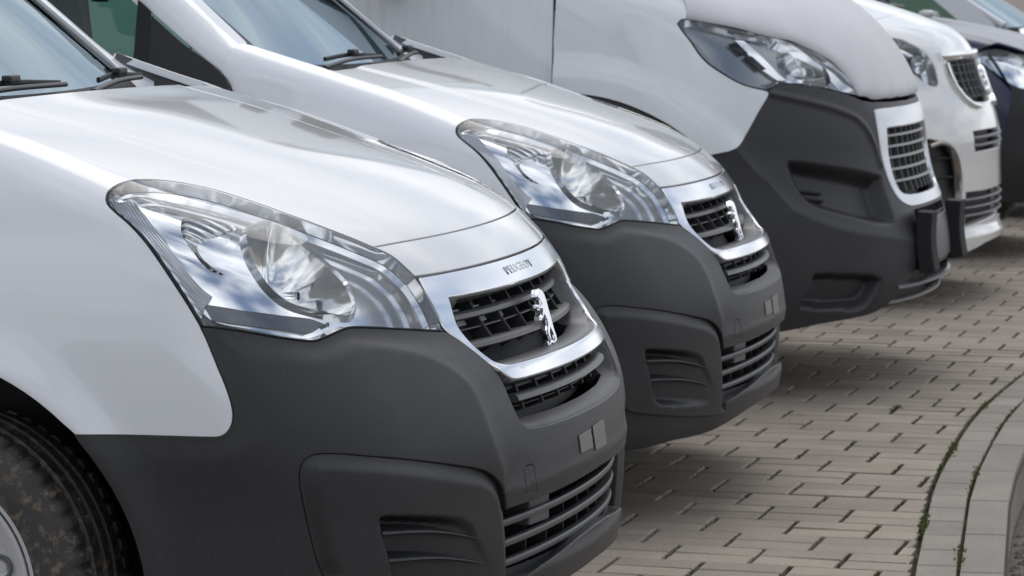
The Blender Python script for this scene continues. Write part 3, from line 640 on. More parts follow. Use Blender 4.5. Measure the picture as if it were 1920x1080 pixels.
    sideS = Flat(lambda q: np.stack([side(q[:, 1]), q[:, 0], q[:, 1]], -1), 1)
    sm = interp(np.array([1.12]), s.wz, s.ww)[0]
    def sidex(z): return np.interp(z, [.15, .30, .45, .62, .78, .90, 1.00, 1.08, 1.12, 1.4, 1.72], [.868, .878, .888, .898, .896, .888, .874, .856, .845, .772, .680])
    sideS = Flat(lambda q: np.stack([sidex(q[:, 1]), q[:, 0], q[:, 1]], -1), 1)
    glassp = np.array([(-1.372, 1.125), (-1.372, 1.318), (-1.46, 1.395), (-1.80, 1.655), (-2.12, 1.665), (-2.12, 1.11)])
    tri = cr([(-1.122, 1.118), (-1.140, 1.155), (-1.19, 1.196), (-1.26, 1.240), (-1.352, 1.312)])
    trip = np.vstack([tri, [(-1.352, 1.115)]])
    doorp = np.array([(-1.135, 1.105), (-1.36, 1.105), (-1.36, 1.32), (-1.405, 1.362), (-1.80, 1.69), (-2.16, 1.70), (-2.20, 1.2), (-2.20, .32), (-1.37, .30), (-1.335, .45), (-1.25, .72), (-1.17, .95)])
    for f in (False, True):
        sheet('pillar', pS, np.array([(0, 0), (1, 0), (1, 1), (0, 1)]), m='white_paint', parent=van, res=.03, skirt=.008, flip=f)
        sheet('mirror_sail', sideS, trip, m='dark_plastic', parent=van, res=.03, skirt=.01, gap=.001, flip=f)
        sheet('window_seal', sideS, np.array([(-1.354, 1.10), (-1.354, 1.322), (-1.39, 1.352), (-1.39, 1.10)]), m='black', parent=van, res=.03, off=.003, skirt=.004, flip=f)
        d = sheet('door', sideS, doorp, [glassp], m='white_paint', parent=van, res=.035, skirt=.012, gap=.002, flip=f)
        sheet('door_window', sideS, glassp, m='side_glass', parent=d, res=.05, off=-.008, skirt=0, flip=f)
        sheet('body_side', sideS, np.array([(-2.21, .30), (-2.21, 1.71), (-4.15, 1.71), (-4.20, .9), (-4.15, .30), (-4.08, .30)]+[(-3.61+.45*math.cos(a), .30+.45*math.sin(a)) for a in np.radians(np.linspace(0, 180, 20))[::-1]]+[(-3.14, .30)][:0]), m='white_paint', parent=van, res=.06, skirt=.01, flip=f)
        sg = -1 if f else 1
        mr = box('door_mirror', (sg*1.0, -1.50, 1.50), (.17, .09, .20), 'dark_plastic', van, Matrix.Rotation(R(-12*sg), 3, 'Z'), .03)
        box('mirror_glass', (sg*1.0, -1.548, 1.50), (.13, .004, .16), 'chrome', mr, Matrix.Rotation(R(-12*sg), 3, 'Z'))
        box('mirror_arm', (sg*.86, -1.49, 1.40), (.16, .05, .05), 'dark_plastic', mr, Matrix.Rotation(R(25*-sg), 3, 'Y'), .01)
        # sill flange between bonnet corner and pillar
        P = np.array([(.716, -.90, 1.155), (.722, -.97, 1.186), (.728, -1.05, 1.214), (.725, -1.115, 1.240)])*[sg, 1, 1]
        sweep('scuttle_flange', cr(P), [(-.003, -.06), (.003, -.06), (.003, .0), (-.003, .0)], 'grey_plastic', van)
    roofS = Flat(lambda q: np.stack([q[:, 0], q[:, 1], 1.815-.10*np.abs(q[:, 0]/.70)**4-.02*smooth01((q[:, 1]+2.2)/.5)], -1))
    sheet('roof', roofS, np.array([(-.66, -1.745), (.66, -1.745), (.69, -2.0), (.69, -4.15), (-.69, -4.15), (-.69, -2.0)]), m='white_paint', parent=van, res=.06, skirt=.02)
    box('rear_doors', (0, -4.16, 1.02), (1.68, .06, 1.44), 'white_paint', van, None, .02)
    # --- cabin
    box('bulkhead', (0, -2.24, 1.0), (1.5, .03, 1.4), 'dash', van); box('cab_floor', (0, -1.7, .42), (1.6, 1.3, .05), 'dash', van)
    sweep('dashboard', np.array([(-.70, -1.26, 1.03), (-.3, -1.20, 1.05), (0, -1.19, 1.055), (.3, -1.20, 1.05), (.70, -1.26, 1.03)]), rsec(.36, .20, .06), 'dash', van)
    for x in (-.38, .38):
        st = box('seat', (x, -1.82, .72), (.48, .50, .18), 'seat', van, None, .05); box('backrest', (x, -2.08, 1.08), (.46, .14, .62), 'seat', st, Matrix.Rotation(R(14), 3, 'X'), .05); box('headrest', (x, -2.16, 1.50), (.26, .09, .17), 'seat', st, None, .03)
    V = lathe('steering_wheel', [(.012*math.cos(a), .19+.014*math.sin(a)) for a in np.linspace(0, 2*math.pi, 9)], 'black', van, 'Y', 32, (0, 0, 0)); V.location = (-.38, -1.47, 1.10); V.rotation_euler = (R(-35), 0, 0)
    # wipers: arm, blade carrier
    for x0, x1, y0, y1 in ((.52, -.10, -.965, -.985), (-.16, -.62, -.945, -1.02)):
        P = np.array([(x0, y0, 1.172), (x0*.6+x1*.4, y0*.6+y1*.4+.01, 1.188), (x1, y1, 1.188)])
        a = sweep('wiper', cr(P), rsec(.015, .010, .004, 2), 'dark_plastic', van)
        Q = np.array([(x0-.10, y0-.03, 1.192), ((x0+x1)/2-.05, (y0+y1)/2-.028, 1.198), (x1-.06 if x1 < -.3 else x1-.02, y1-.02, 1.190)])
        sweep('wiper_blade', cr(Q), rsec(.008, .012, .003, 2), 'black', a)
        box('wiper_clip', tuple(Q[1]+[0, .012, .008]), (.05, .022, .016), 'dark_plastic', a, None, .005)
    return van
HLd = None
_D = {k: np.array(v) for k, v in D_P.items()}
HLd = cat(cr(_D['hl_top']), cr(_D['hl_front']), cr(_D['hl_bot']), cr(_D['hl_rear']))
van_a = build_small_van()
van_a['label'] = 'nearest white panel van with mud on its front tyre, cut by the left edge'; van_a['group'] = 'delivery vans parked in a row'
van_b = copy_tree(van_a); van_b.location = (-2.618, -.105, 0); van_b.rotation_euler = (0, 0, .0204)
van_b['label'] = 'second panel van in the row, white with black bumper, between nearest van and tall van'

# ------------------------------------------------------------------ paved yard, kerb, gravel
def brick_mat(name, col, rough=.85):
    m = mat(name, col, rough, bump=.35, bscale=160); t = m.node_tree; b = t.nodes['Principled BSDF']
    at = N(t, 'ShaderNodeAttribute'); at.attribute_name = 'tone'
    co = N(t, 'ShaderNodeTexCoord'); ge = N(t, 'ShaderNodeNewGeometry')
    n1 = N(t, 'ShaderNodeTexNoise'); n1.inputs['Scale'].default_value = 3.2; n1.inputs['Detail'].default_value = 8; n1.inputs['Roughness'].default_value = .65
    n2 = N(t, 'ShaderNodeTexNoise'); n2.inputs['Scale'].default_value = 85; n2.inputs['Detail'].default_value = 4
    t.links.new(ge.outputs['Position'], n1.inputs['Vector']); t.links.new(ge.outputs['Position'], n2.inputs['Vector'])
    def mr(src, lo, hi, a=.3, c=.7):
        q = N(t, 'ShaderNodeMapRange'); q.inputs['From Min'].default_value = a; q.inputs['From Max'].default_value = c; q.inputs['To Min'].default_value = lo; q.inputs['To Max'].default_value = hi
        t.links.new(src, q.inputs['Value']); return q.outputs[0]
    mu = N(t, 'ShaderNodeMath', operation='MULTIPLY'); mu2 = N(t, 'ShaderNodeMath', operation='MULTIPLY')
    t.links.new(mr(n1.outputs['Fac'], .80, 1.12), mu.inputs[0]); t.links.new(mr(n2.outputs['Fac'], .90, 1.10), mu.inputs[1])
    t.links.new(mu.outputs[0], mu2.inputs[0]); t.links.new(at.outputs['Fac'], mu2.inputs[1])
    vm = N(t, 'ShaderNodeVectorMath', operation='SCALE'); vm.inputs[0].default_value = col; t.links.new(mu2.outputs[0], vm.inputs['Scale'])
    t.links.new(vm.outputs[0], b.inputs['Base Color']); return m
brick_mat('paver', (.272, .232, .190)); brick_mat('kerb_concrete', (.232, .208, .180))
mat('joint_sand', (.050, .044, .034), .95, bump=.5, bscale=300, var=.3, vscale=30, dirt=(.035, .045, .018), dirtscale=12, dirtamt=.5)
mat('gravel', (.17, .145, .12), .95, bump=.8, bscale=90, var=.35, vscale=40)
mat('moss', (.095, .105, .032), .9, var=.4, vscale=60)
mat('leaf_brown', (.10, .05, .025), .8)
def tone_attr(me, vals):
    a = me.attributes.new('tone', 'FLOAT', 'POINT'); a.data.foreach_set('value', np.asarray(vals, np.float32))
def block(dx, dy, h, bv, jit=0.):
    """paver: top face, small chamfer, sides (local, top at z=0)"""
    X, Y = dx/2, dy/2; j = lambda: random.uniform(-jit, jit)
    q = [(-X, -Y), (X, -Y), (X, Y), (-X, Y)]
    top = [(x*(1-bv/X)+j(), y*(1-bv/Y)+j(), 0) for x, y in q]; ch = [(x+j(), y+j(), -bv*.8) for x, y in q]; bo = [(x, y, -h) for x, y in q]
    V = top+ch+bo; F = [(0, 1, 2, 3)]
    for a in (0, 4): F += [(a+4+i, a+4+(i+1) % 4, a+(i+1) % 4, a+i) for i in range(4)]
    return V, F
kx = [-16., -12., -8., -6.5, -5.5, -4.9, -4.2, -3.5, -2.8, -2.1, -1.4, -.6, .4, 2., 5.]
ky = [1.4, 1.05, .72, .58, .485, .452, .437, .453, .484, .543, .606, .69, .81, 1.03, 1.5]
kerb_y = lambda x: interp(np.asarray(x, float), kx, ky)
ax, ay = np.array([.99969, -.02493]), np.array([.02493, .99969])      # along the rows' normal and along the rows
O = np.array([-2.778, -.306]); PL, PW = .214, .107
pave = mesh('pavement', [(-17, -7, -.030), (5, -7, -.030)]+[(x, float(kerb_y(x))+.01, -.030) for x in np.linspace(5, -17, 60)], [tuple(range(62))], 'joint_sand'); pave['kind'] = 'structure'
kinds = []
for i in range(8):
    V, F = block(PW-.0052, PL-.013, .05, .0035, .0013); me = bpy.data.meshes.new('paver'); me.from_pydata(V, [], F); me.materials.append(MATS['paver']); tone_attr(me, [.87+.26*i/7]*len(V)); kinds.append((V, F, me))
camP = np.array(cam.location); fwv = np.array(fw); rt = unit(np.cross(fwv, [0, 0, 1.])); upv_ = np.cross(rt, fwv)
singles, rest = [], []
for j in range(-140, 42):
    pair = j//2
    for i in range(-34, 12):
        c = O+ax*(j+.5)*PW+ay*((i+.5)*PL+(PL/2 if pair % 2 else 0))
        lim = float(kerb_y(c[0]))
        if c[1]-PL*.5 > lim-.012 or c[0] > 3.5: continue
        cut = max(0., c[1]+PL/2-(lim-.006))
        q = np.array([c[0], c[1], 0])-camP; d = q@fwv; su, sv = q@rt/d*6000+960, 540-q@upv_/d*6000
        seen = -40 < su < 1990 and 430 < sv < 1130 and c[1] > -.75 and d > 0
        (singles if seen and not cut else rest).append((d, c, cut))
singles.sort(key=lambda t: t[0]); rest += singles[300:]; singles = singles[:300]
RZ = math.atan2(ay[1], ay[0])-math.pi/2
for d, c, cut in singles:
    o = bpy.data.objects.new('paver', random.choice(kinds)[2]); COL.objects.link(o); o.parent = pave
    o.location = (c[0], c[1], random.uniform(-.0016, .0016)); o.rotation_euler = (random.gauss(0, .004), random.gauss(0, .006), RZ+random.gauss(0, .003))
V = []; F = []; T = []
for d, c, cut in rest:
    v, f, _ = kinds[random.randrange(8)]; dz = random.uniform(-.0016, .0016); b0 = len(V); a, b = math.cos(RZ), math.sin(RZ); tn = random.uniform(.87, 1.13)
    for x, y, z in v:
        if cut and y > 0: y -= min(cut, PL-.02)
        V.append((c[0]+a*x-b*y, c[1]+b*x+a*y, z+dz)); T.append(tn)
    F += [tuple(b0+k for k in q) for q in f]
pr = mesh('pavers', V, F, 'paver', pave); tone_attr(pr.data, T); pr['kind'] = 'stuff'
# edge course of setts and kerb stones following the bend
def along(x0, x1, step):
    xs = np.linspace(x0, x1, 4000); L_ = np.r_[0, np.cumsum(np.hypot(np.diff(xs), np.diff(kerb_y(xs))))]; n = int(L_[-1]/step)
    return np.interp(np.arange(n+1)*step, L_, xs)
kerb = mesh('kerb', [(x, float(kerb_y(x))+dy, -.02) for dy in (.0, .22) for x in np.linspace(4.5, -16, 50)], [(i, i+1, 51+i, 50+i) for i in range(49)], 'joint_sand'); kerb['kind'] = 'structure'
def course(name, o0, o1, step, joint, h, bv, m, x0=4.4, x1=-15.5, toff=0.):
    xs = along(x0, x1, step)
    for a, b in zip(xs[:-1], xs[1:]):
        pa, pb = np.array([a, float(kerb_y(a))]), np.array([b, float(kerb_y(b))]); t = unit(pb-pa); n = np.array([t[1], -t[0]]); n = n if n[1] > 0 else -n
        pa, pb = pa+t*joint/2, pb-t*joint/2; q = [pa+n*o0, pb+n*o0, pb+n*o1, pa+n*o1]; c = sum(q)/4; s_ = .97
        inn = [c+(p-c)*(1-2*bv/max(np.linalg.norm(p-c)*2, .01)*1.4) for p in q]
        V = [(*p, 0) for p in inn]+[(*p, -bv) for p in q]+[(*p, -h) for p in q]
        F = [(3, 2, 1, 0)]
        for k in (0, 4): F += [(k+i, k+(i+1) % 4, k+4+(i+1) % 4, k+4+i) for i in range(4)]
        V = [(x-c[0], y-c[1], z) for x, y, z in V]; me = bpy.data.meshes.new(name); me.from_pydata(V, [], F); me.materials.append(MATS[m]); tone_attr(me, [random.uniform(.92, 1.12)]*len(V))
        bm = bmesh.new(); bm.from_mesh(me); bmesh.ops.recalc_face_normals(bm, faces=bm.faces); bm.to_mesh(me); bm.free()
        o = bpy.data.objects.new(name, me); COL.objects.link(o); o.parent = kerb; o.location = (c[0], c[1], random.uniform(-.001, .0012)+toff)
course('sett', .004, .100, .215, .004, .06, .004, 'kerb_concrete'); course('kerb_stone', .108, .212, .54, .005, .16, .006, 'kerb_concrete')
g = mesh('ground', [(-400, -400, -.19), (400, -400, -.19), (400, 400, -.19), (-400, 400, -.19)], [(0, 1, 2, 3)], 'gravel'); g['kind'] = 'structure'
yard = mesh('yard', [(-80, -80, -.06), (12, -80, -.06), (12, -6.9, -.06), (-80, -6.9, -.06)], [(0, 1, 2, 3)], 'paver'); yard['kind'] = 'structure'; tone_attr(yard.data, [1]*4)
# loose stones beyond the kerb
V = []; F = []
for _ in range(2600):
    x = random.uniform(-6, .5); y = float(kerb_y(x))+.225+abs(random.gauss(0, .35)); r = random.uniform(.005, .016); b0 = len(V)
    for a in range(5): V.append((x+r*math.cos(a*1.257+random.random()*.5), y+r*math.sin(a*1.257), -.19+random.uniform(0, .003)))
    V.append((x+random.gauss(0, .002), y, -.19+r*random.uniform(.7, 1.1))); F += [(b0+a, b0+(a+1) % 5, b0+5) for a in range(5)]
gs = mesh('gravel', V, F, 'gravel'); gs['kind'] = 'stuff'; gs['label'] = 'loose brown gravel below the kerb'; gs['category'] = 'gravel'
# moss and tiny weeds in the wide joints
V = []; F = []
def tuft(x, y, r, h):
    a = random.uniform(0, 6.28); b0 = len(V); w = r*random.uniform(.3, .6); dx, dy = math.cos(a), math.sin(a); lx, ly = random.gauss(0, r), random.gauss(0, r)
    V.extend([(x-dy*w, y+dx*w, -.016), (x+dy*w, y-dx*w, -.016), (x+dy*w*.8+lx*.6, y-dx*w*.8+ly*.6, h*.7), (x+lx, y+ly, h), (x-dy*w*.8+lx*.6, y+dx*w*.8+ly*.6, h*.6)]); F.append((b0, b0+1, b0+2, b0+3, b0+4))
def fill(p0, p1, n, wj, r, h):
    for _ in range(n):
        t = random.random(); p = p0+(p1-p0)*t; tuft(p[0]+random.gauss(0, wj), p[1]+random.gauss(0, wj), r*random.uniform(.5, 1.4), h*random.uniform(.2, 1.2))
for j in range(-90, 20, 2):
    pair = j//2
    for i in range(-8, 8):
        c = O+ax*j*PW+ay*(i*PL+(PL/2 if pair % 2 else 0)); lim = float(kerb_y(c[0]))
        if c[1] > lim or c[0] < -9 or c[1] < -1.2: continue
        near = max(0., 1-(lim-c[1])/.8); dens = random.random()
        fill(c, c+ax*2*PW, int((6+34*near)*dens), .0020, .0040, -.003+.004*near*dens)
        if near > .45 and random.random() < .03: fill(c+ax*PW*random.uniform(.2, 1.5), c+ax*PW*random.uniform(.3, 1.6), 26, .006, .008, .012)
for off, amt in ((.0, 1.), (.104, .8)):
    xs = np.linspace(.2, -9, 900)
    for x in xs:
        k = amt*(.18+.55*max(0, math.sin(x*5.1+off*40)+.5*math.sin(x*13.7)))
        if random.random() < k*1.2:
            for _ in range(int(1+5*k)): tuft(x+random.gauss(0, .006), float(kerb_y(x))+off+random.gauss(0, .0022+.0035*k), random.uniform(.002, .008), random.uniform(.001, .003+.008*k))
ms = mesh('moss', V, F, 'moss'); ms['kind'] = 'stuff'; ms['label'] = 'green moss and weeds growing in the paving joints'; ms['category'] = 'moss'

# ------------------------------------------------------------------ the other vehicles of the row
def streaked(name, col, streak, amt):
    m = mat(name, col, .34, 0, .5, 1., .04); t = m.node_tree; b = t.nodes['Principled BSDF']; co = N(t, 'ShaderNodeTexCoord'); mp_ = N(t, 'ShaderNodeMapping'); mp_.inputs['Scale'].default_value = (30, 30, .35)
    t.links.new(co.outputs['Object'], mp_.inputs[0]); n = N(t, 'ShaderNodeTexNoise'); n.inputs['Scale'].default_value = 1.6; n.inputs['Detail'].default_value = 4; t.links.new(mp_.outputs[0], n.inputs[0])
    n2 = N(t, 'ShaderNodeTexNoise'); n2.inputs['Scale'].default_value = 1.3; n2.inputs['Detail'].default_value = 3; t.links.new(co.outputs['Object'], n2.inputs[0])
    r = N(t, 'ShaderNodeValToRGB'); r.color_ramp.elements[0].position = .52; r.color_ramp.elements[1].position = .72; r.color_ramp.elements[1].color = (amt, amt, amt, 1); t.links.new(n.outputs['Fac'], r.inputs[0])
    mu = N(t, 'ShaderNodeMath', operation='MULTIPLY'); t.links.new(r.outputs[0], mu.inputs[0]); t.links.new(n2.outputs['Fac'], mu.inputs[1])
    x = N(t, 'ShaderNodeMixRGB'); x.inputs[1].default_value = (*col, 1); x.inputs[2].default_value = (*streak, 1); t.links.new(mu.outputs[0], x.inputs[0]); t.links.new(x.outputs[0], b.inputs['Base Color'])
streaked('streaked_white', (.72, .745, .77), (.50, .48, .45), .45)
mat('cool_white', (.70, .73, .75), .34, 0, .5, 1., .04, var=.012, vscale=1.2)
mat('cover_fabric', (.60, .60, .62), .75, 0, .3, bump=.35, bscale=26, var=.03, vscale=3)
mat('tall_plastic', (.022, .022, .026), .48, 0, .5, bump=.2, bscale=700, var=.08, vscale=3)
mat('foam', (.012, .012, .013), .85); mat('warm_white', (.68, .68, .67), .33, 0, .5, 1., .04); mat('blue_paint', (.022, .026, .060), .38, .3, .4, .45, .10)
mat('brown_trim', (.34, .32, .30), .25, .85); mat('pale_paint', (.50, .51, .54), .32, .2, .5, 1., .04)
mat('frame_silver', (.56, .57, .60), .24, 1.); mat('slat_silver', (.15, .155, .165), .38); glass('dark_glass', (.25, .33, .31), 1., .0, 1.5)
def cabin(van, paint, base, wx, rake, roof_z, roof_end, belt, half, tint='windscreen', doorfront=-1.2, sidem=None):
    """windscreen, roof, sides with windows and a closed rear for a vehicle whose scuttle is at base=(y,z)"""
    y0, z0 = base; L_ = (roof_z-.06-z0)/math.sin(rake); c, s_ = math.cos(rake), math.sin(rake)
    ws = Flat(lambda q: np.stack([q[:, 0]*(1-.10*q[:, 1]/L_), y0-.10*(q[:, 0]/wx)**2-c*q[:, 1], z0+s_*q[:, 1]], -1))
    w = sheet('windscreen', ws, np.array([(-wx, 0), (wx, 0), (wx, L_), (-wx, L_)]), m=tint, parent=van, res=.08, skirt=0)
    yt = y0-c*L_; top = half-.20
    sx_ = lambda z: np.interp(z, [0, .3, belt, roof_z], [half-.03, half, half-.015, top])
    sd = Flat(lambda q: np.stack([sx_(q[:, 1]), q[:, 0], q[:, 1]], -1), 1)
    win = np.array([(doorfront-.18, belt+.02), (doorfront-.22, belt+.10), (yt-.10, roof_z-.14), (roof_end*.55, roof_z-.14), (roof_end*.55, belt+.02)])
    body = np.array([(doorfront, .28), (doorfront, belt-.02), (y0-.16, z0+.03), (yt-.02, roof_z-.05), (roof_end, roof_z-.05), (roof_end-.03, .28)])
    for f in (False, True):
        b = sheet('body_side', sd, body, [win], m=sidem or paint, parent=van, res=.08, skirt=.01, flip=f); sheet('side_window', sd, win, m='side_glass', parent=b, res=.1, off=-.01, skirt=0, flip=f)
        P = np.array([(wx*1.0+.03, y0-.11, z0+.0), (wx*.95+.02, y0-.11-c*L_*.5, z0+s_*L_*.5), (wx*.9+.02, yt-.10, roof_z-.05)])*[(-1 if f else 1), 1, 1]
        sweep('pillar', cr(P), rsec(.07, .06, .02), paint, van)
    rf = Flat(lambda q: np.stack([q[:, 0], q[:, 1], roof_z-.06*np.abs(q[:, 0]/top)**3], -1)); sheet('roof', rf, np.array([(-top, yt), (top, yt), (top, roof_end), (-top, roof_end)]), m=paint, parent=van, res=.12, skirt=.02)
    box('tailgate', (0, roof_end-.03, (roof_z+.3)/2), (2*half-.14, .06, roof_z-.42), paint, van, None, .02)
    box('dashboard', (0, y0-.32, z0-.12), (2*wx-.1, .40, .16), 'dash', van, None, .04); box('bulkhead', (0, y0-1.5, z0), (2*wx-.1, .05, 1.1), 'dash', van)
    for x in (-.4, .4):
        st = box('seat', (x, y0-1.05, z0-.45), (.48, .5, .2), 'seat', van, None, .05); box('backrest', (x, y0-1.30, z0-.02), (.46, .14, .7), 'seat', st, None, .05)
    wp = sweep('wiper', np.array([(.45, y0+.03, z0+.02), (0, y0+.02, z0+.04), (-.45, y0+.0, z0+.03)]), rsec(.02, .02, .006, 2), 'dark_plastic', van)
    box('scuttle', (0, y0+.06, z0-.03), (2*wx, .16, .04), 'dark_plastic', van, None, .01); box('underbody', (0, roof_end/2-.3, .36), (1.3, abs(roof_end)-.6, .2), 'dark_plastic', van, None, .03)
def half_sym(h): h = np.asarray(h); return cat(h, mir(h)[::-1])

# ---- tall van with protective cover on its bonnet
class TallVan(Nose):
    wz = [.15, .30, .5, .8, 1.0, 1.2, 1.4, 1.7, 2.2]; ww = [.955, .975, .995, 1.01, 1.005, .995, .98, .95, .88]
    fz = [.15, .25, .35, .5, .62, .7, .8, .9, 1.0, 1.1, 1.25]; fy = [.03, .06, .09, .09, .065, .035, .012, -.002, -.026, -.06, -.12]
    hy = [-1.6, -1.2, -.9, -.64, -.5, -.27, -.12, -.05, .02, .1]; hz = [1.80, 1.72, 1.62, 1.52, 1.455, 1.32, 1.175, 1.07, .95, .80]
    k1, k2 = .16, .10; C0 = np.array([0, -2.6, .35]); SCALE = 2.5; T1 = 3.2
    def w(s, y, z): return interp(z, s.wz, s.ww)
    def fr(s, x, z): return interp(z, s.fz, s.fy)-.16*x*x-.37*x**4
    def h(s, x, y): return interp(y, s.hy, s.hz)-.20*x*x
def build_tall_van():
    s = TallVan(); k = s.SCALE; van = thing('tall_van', 'tall white van with a pale cover over its bonnet and foam blocks on its bumper', 'van', (-5.3, .10, 0), -.04, 'delivery vans parked in a row')
    U = lambda pts: s.uv(np.array(pts))
    hl_t = cr(U([(.954, -.638, 1.262), (.938, -.609, 1.279), (.88, -.493, 1.255), (.805, -.384, 1.228), (.697, -.276, 1.195), (.628, -.215, 1.16), (.562, -.152, 1.10), (.535, -.125, 1.055), (.521, -.108, 1.012)]))
    hl_b = cr(U([(.521, -.108, 1.010), (.623, -.16, 1.029), (.732, -.24, 1.053), (.815, -.322, 1.062)])); hl_c = U([(.815, -.322, 1.062), (.851, -.353, 1.037)])
    hl_r = cr(U([(.851, -.353, 1.037), (.901, -.43, 1.062), (.936, -.513, 1.115), (.948, -.555, 1.155), (.952, -.586, 1.198), (.955, -.62, 1.238), (.954, -.638, 1.262)]))
    HL = cat(hl_t, hl_b, hl_c, hl_r)
    # bonnet under its cover
    i1 = 6
    side_edge = cr(np.vstack([s.huv([(.80, -1.05), (.835, -.85), (.875, -.70)]), U([(.905, -.625, 1.335)]), hl_t[i1:i1+1]]))
    front = s.fuv([(.40, .999), (.25, .997), (0, .996)])
    rear = s.huv([(x, -1.05) for x in (0, .3, .6, .8)])
    half = cat(rear, side_edge, hl_t[i1:], cr(np.vstack([hl_t[-1:], front])))
    def wrinkle(q, P):
        d = dist(np.abs(q)*[1, 1], np.vstack([hl_t[i1:], front]))*k
        return .012+.006*np.exp(-d/.05)*np.sin(P[..., 0]*37+P[..., 2]*21)+.004*np.sin(P[..., 0]*9+P[..., 1]*7)-.016*np.exp(-d/.012)
    sheet('bonnet_cover', s, half_sym(half), m='cover_fabric', parent=van, res=.016, disp=wrinkle, skirt=.012, bev=.004, gap=.003)
    # wing
    arc = s.suv([(-1.0+.66*math.cos(a), .37+.66*math.sin(a)) for a in np.radians(np.linspace(44, 93, 16))])
    wl = cr(U([(.847, -.348, 1.030), (.884, -.381, .965), (.926, -.431, .865), (.945, -.47, .84)]))
    wing = cat(side_edge, hl_t[:i1+1][::-1], hl_r[::-1], wl, arc, s.suv([(-1.045, 1.03), (-1.05, 1.2), (-1.045, 1.40), (-1.05, 1.46)]), side_edge[:1])
    def flare(q, P): rho = np.hypot(P[..., 1]+1.0, P[..., 2]-.37); return .022*smooth01((.80-rho)/.09)*smooth01((np.abs(P[..., 0])-.7)/.2)
    ring = cat(s.suv([(-1.0+.655*math.cos(a), .37+.655*math.sin(a)) for a in np.radians(np.linspace(-12, 93, 30))]), s.suv([(-1.0+.49*math.cos(a), .37+.49*math.sin(a)) for a in np.radians(np.linspace(93, -12, 30))]))
    # bumper
    goc = cr(s.fuv([(.452, .962), (.456, .90), (.452, .80), (.432, .71), (.398, .655), (.33, .632), (.25, .628)])); got = s.fuv([(x, .966) for x in (0, .15, .3, .42)]); gob = s.fuv([(x, .628) for x in (.15, 0)])
    frame_o = half_sym(cat(got, goc, gob))
    btop = cat(s.fuv([(0, .983), (.25, .985), (.45, .990), (.515, .998)]), hl_b[6:], hl_c, wl)
    arch_b = s.suv([(-1.0+.657*math.cos(a), .37+.657*math.sin(a)) for a in np.radians(np.linspace(44, -10, 14))])
    bbot = cr(U([(.965, -.36, .235), (.884, -.290, .24), (.787, -.175, .262), (.624, -.052, .280), (.545, -.0, .305), (.45, .032, .36), (.385, .05, .405), (.2, .08, .41), (0, .09, .412)]))
    bump = half_sym(cat(btop, arch_b, bbot))
    fog = ccr(s.fuv([(.845, .795), (.825, .812), (.702, .790), (.50, .752), (.478, .735), (.486, .585), (.52, .572), (.62, .582), (.786, .640), (.828, .690)]), 6); low = ccr(s.fuv([(.83, .435), (.72, .430), (.63, .418), (.59, .386), (.64, .300), (.75, .296), (.85, .312), (.855, .35), (.838, .40)]), 6)
    cline = cr(s.fuv([(.86, .64), (.795, .598), (.699, .562), (.56, .540), (.423, .522), (.30, .517), (0, .515)])); czone = np.vstack([cline, mir(cline)[::-1], [(-.6, .5), (.6, .5)]])
    tline = cr(U([(.847, -.348, 1.030), (.778, -.27, 1.008), (.648, -.162, .968), (.56, -.11, .93), (.50, -.07, .86), (.47, -.045, .78)]))
    def bd(q, P):
        qa = q.copy(); qa[..., 0] = np.abs(qa[..., 0]); d = sdist(q, czone)*k
        r = .016*np.where(d > 0, np.exp(-d/.04), np.exp(d/.10))*smooth01((np.abs(P[..., 0])-.30)/.12)
        return r-.058*smooth01(sdist(qa, fog)*k/.050)-.055*smooth01(sdist(qa, low)*k/.03)*smooth01((P[..., 0]**2)**.5/.3)+.008*np.exp(-(dist(qa, tline)*k/.012)**2)
    for sg in (1, -1):
        for z in (.712, .690, .668):
            P = s.fx([(x, z-.012*(.80-x)/.08) for x in (.815, .775, .735)]); nn = s.nrm(P); P = P-nn*.050; sweep('vent_bar', P*[sg, 1, 1], rsec(.006, .012, .002, 1), 'black', van)
    slot = half_sym(s.fuv([(0, .618), (.30, .616), (.30, .585), (0, .588)]))
    sheet('bumper', s, bump, [frame_o, slot], 'tall_plastic', van, res=.011, disp=bd, skirt=.03, bev=.003, gap=.001, feat=[v for l in (np.vstack([fog, fog[:1]]), np.vstack([low, low[:1]]), cline) for v in (l, mir(l))])
    sheet('lit_plate_panel', s, half_sym(s.fuv([(0, .572), (.29, .572), (.29, .428), (0, .428)])), m='grey_plastic', parent=van, res=.04, off=.008, skirt=.014, bev=.003)  # lighter grey paints in the light on the bumper's front plastic
    # grille
    gi = half_sym(cat(s.fuv([(x, .902) for x in (0, .2, .37)]), cr(s.fuv([(.392, .898), (.402, .80), (.388, .71), (.355, .676), (.28, .665)])), s.fuv([(.15, .662), (0, .662)])))
    fo = sheet('grille_frame', s, frame_o, [gi], 'frame_silver', van, res=.014, gap=.002, off=.004, skirt=.03, bev=.006)
    sheet('grille_backing', s, gi, m='black', parent=van, res=.06, off=-.07, skirt=0)
    def fpath(z, x0, x1, back, n=21): P = s.fx([(x, z) for x in np.linspace(x0, x1, n)]); P[:, 1] -= back; return P
    for z in (.872, .835, .797, .757, .716): sweep('grille_slat', fpath(z, -.385, .385, .015), [(-.008, -.003), (.03, -.007), (.03, 0), (-.004, .005)], 'slat_silver', van)
    for x in np.linspace(-.33, .33, 9): P = s.fx([(x, z) for z in np.linspace(.67, .9, 6)]); P[:, 1] -= .035; sweep('grille_fin', P, rsec(.008, .04, .002, 1), 'slat_plastic', van, (0, 1, 0), False)
    sheet('slot_backing', s, half_sym(s.fuv([(0, .63), (.31, .63), (.31, .575), (0, .575)])), m='black', parent=van, res=.06, off=-.05, skirt=0)
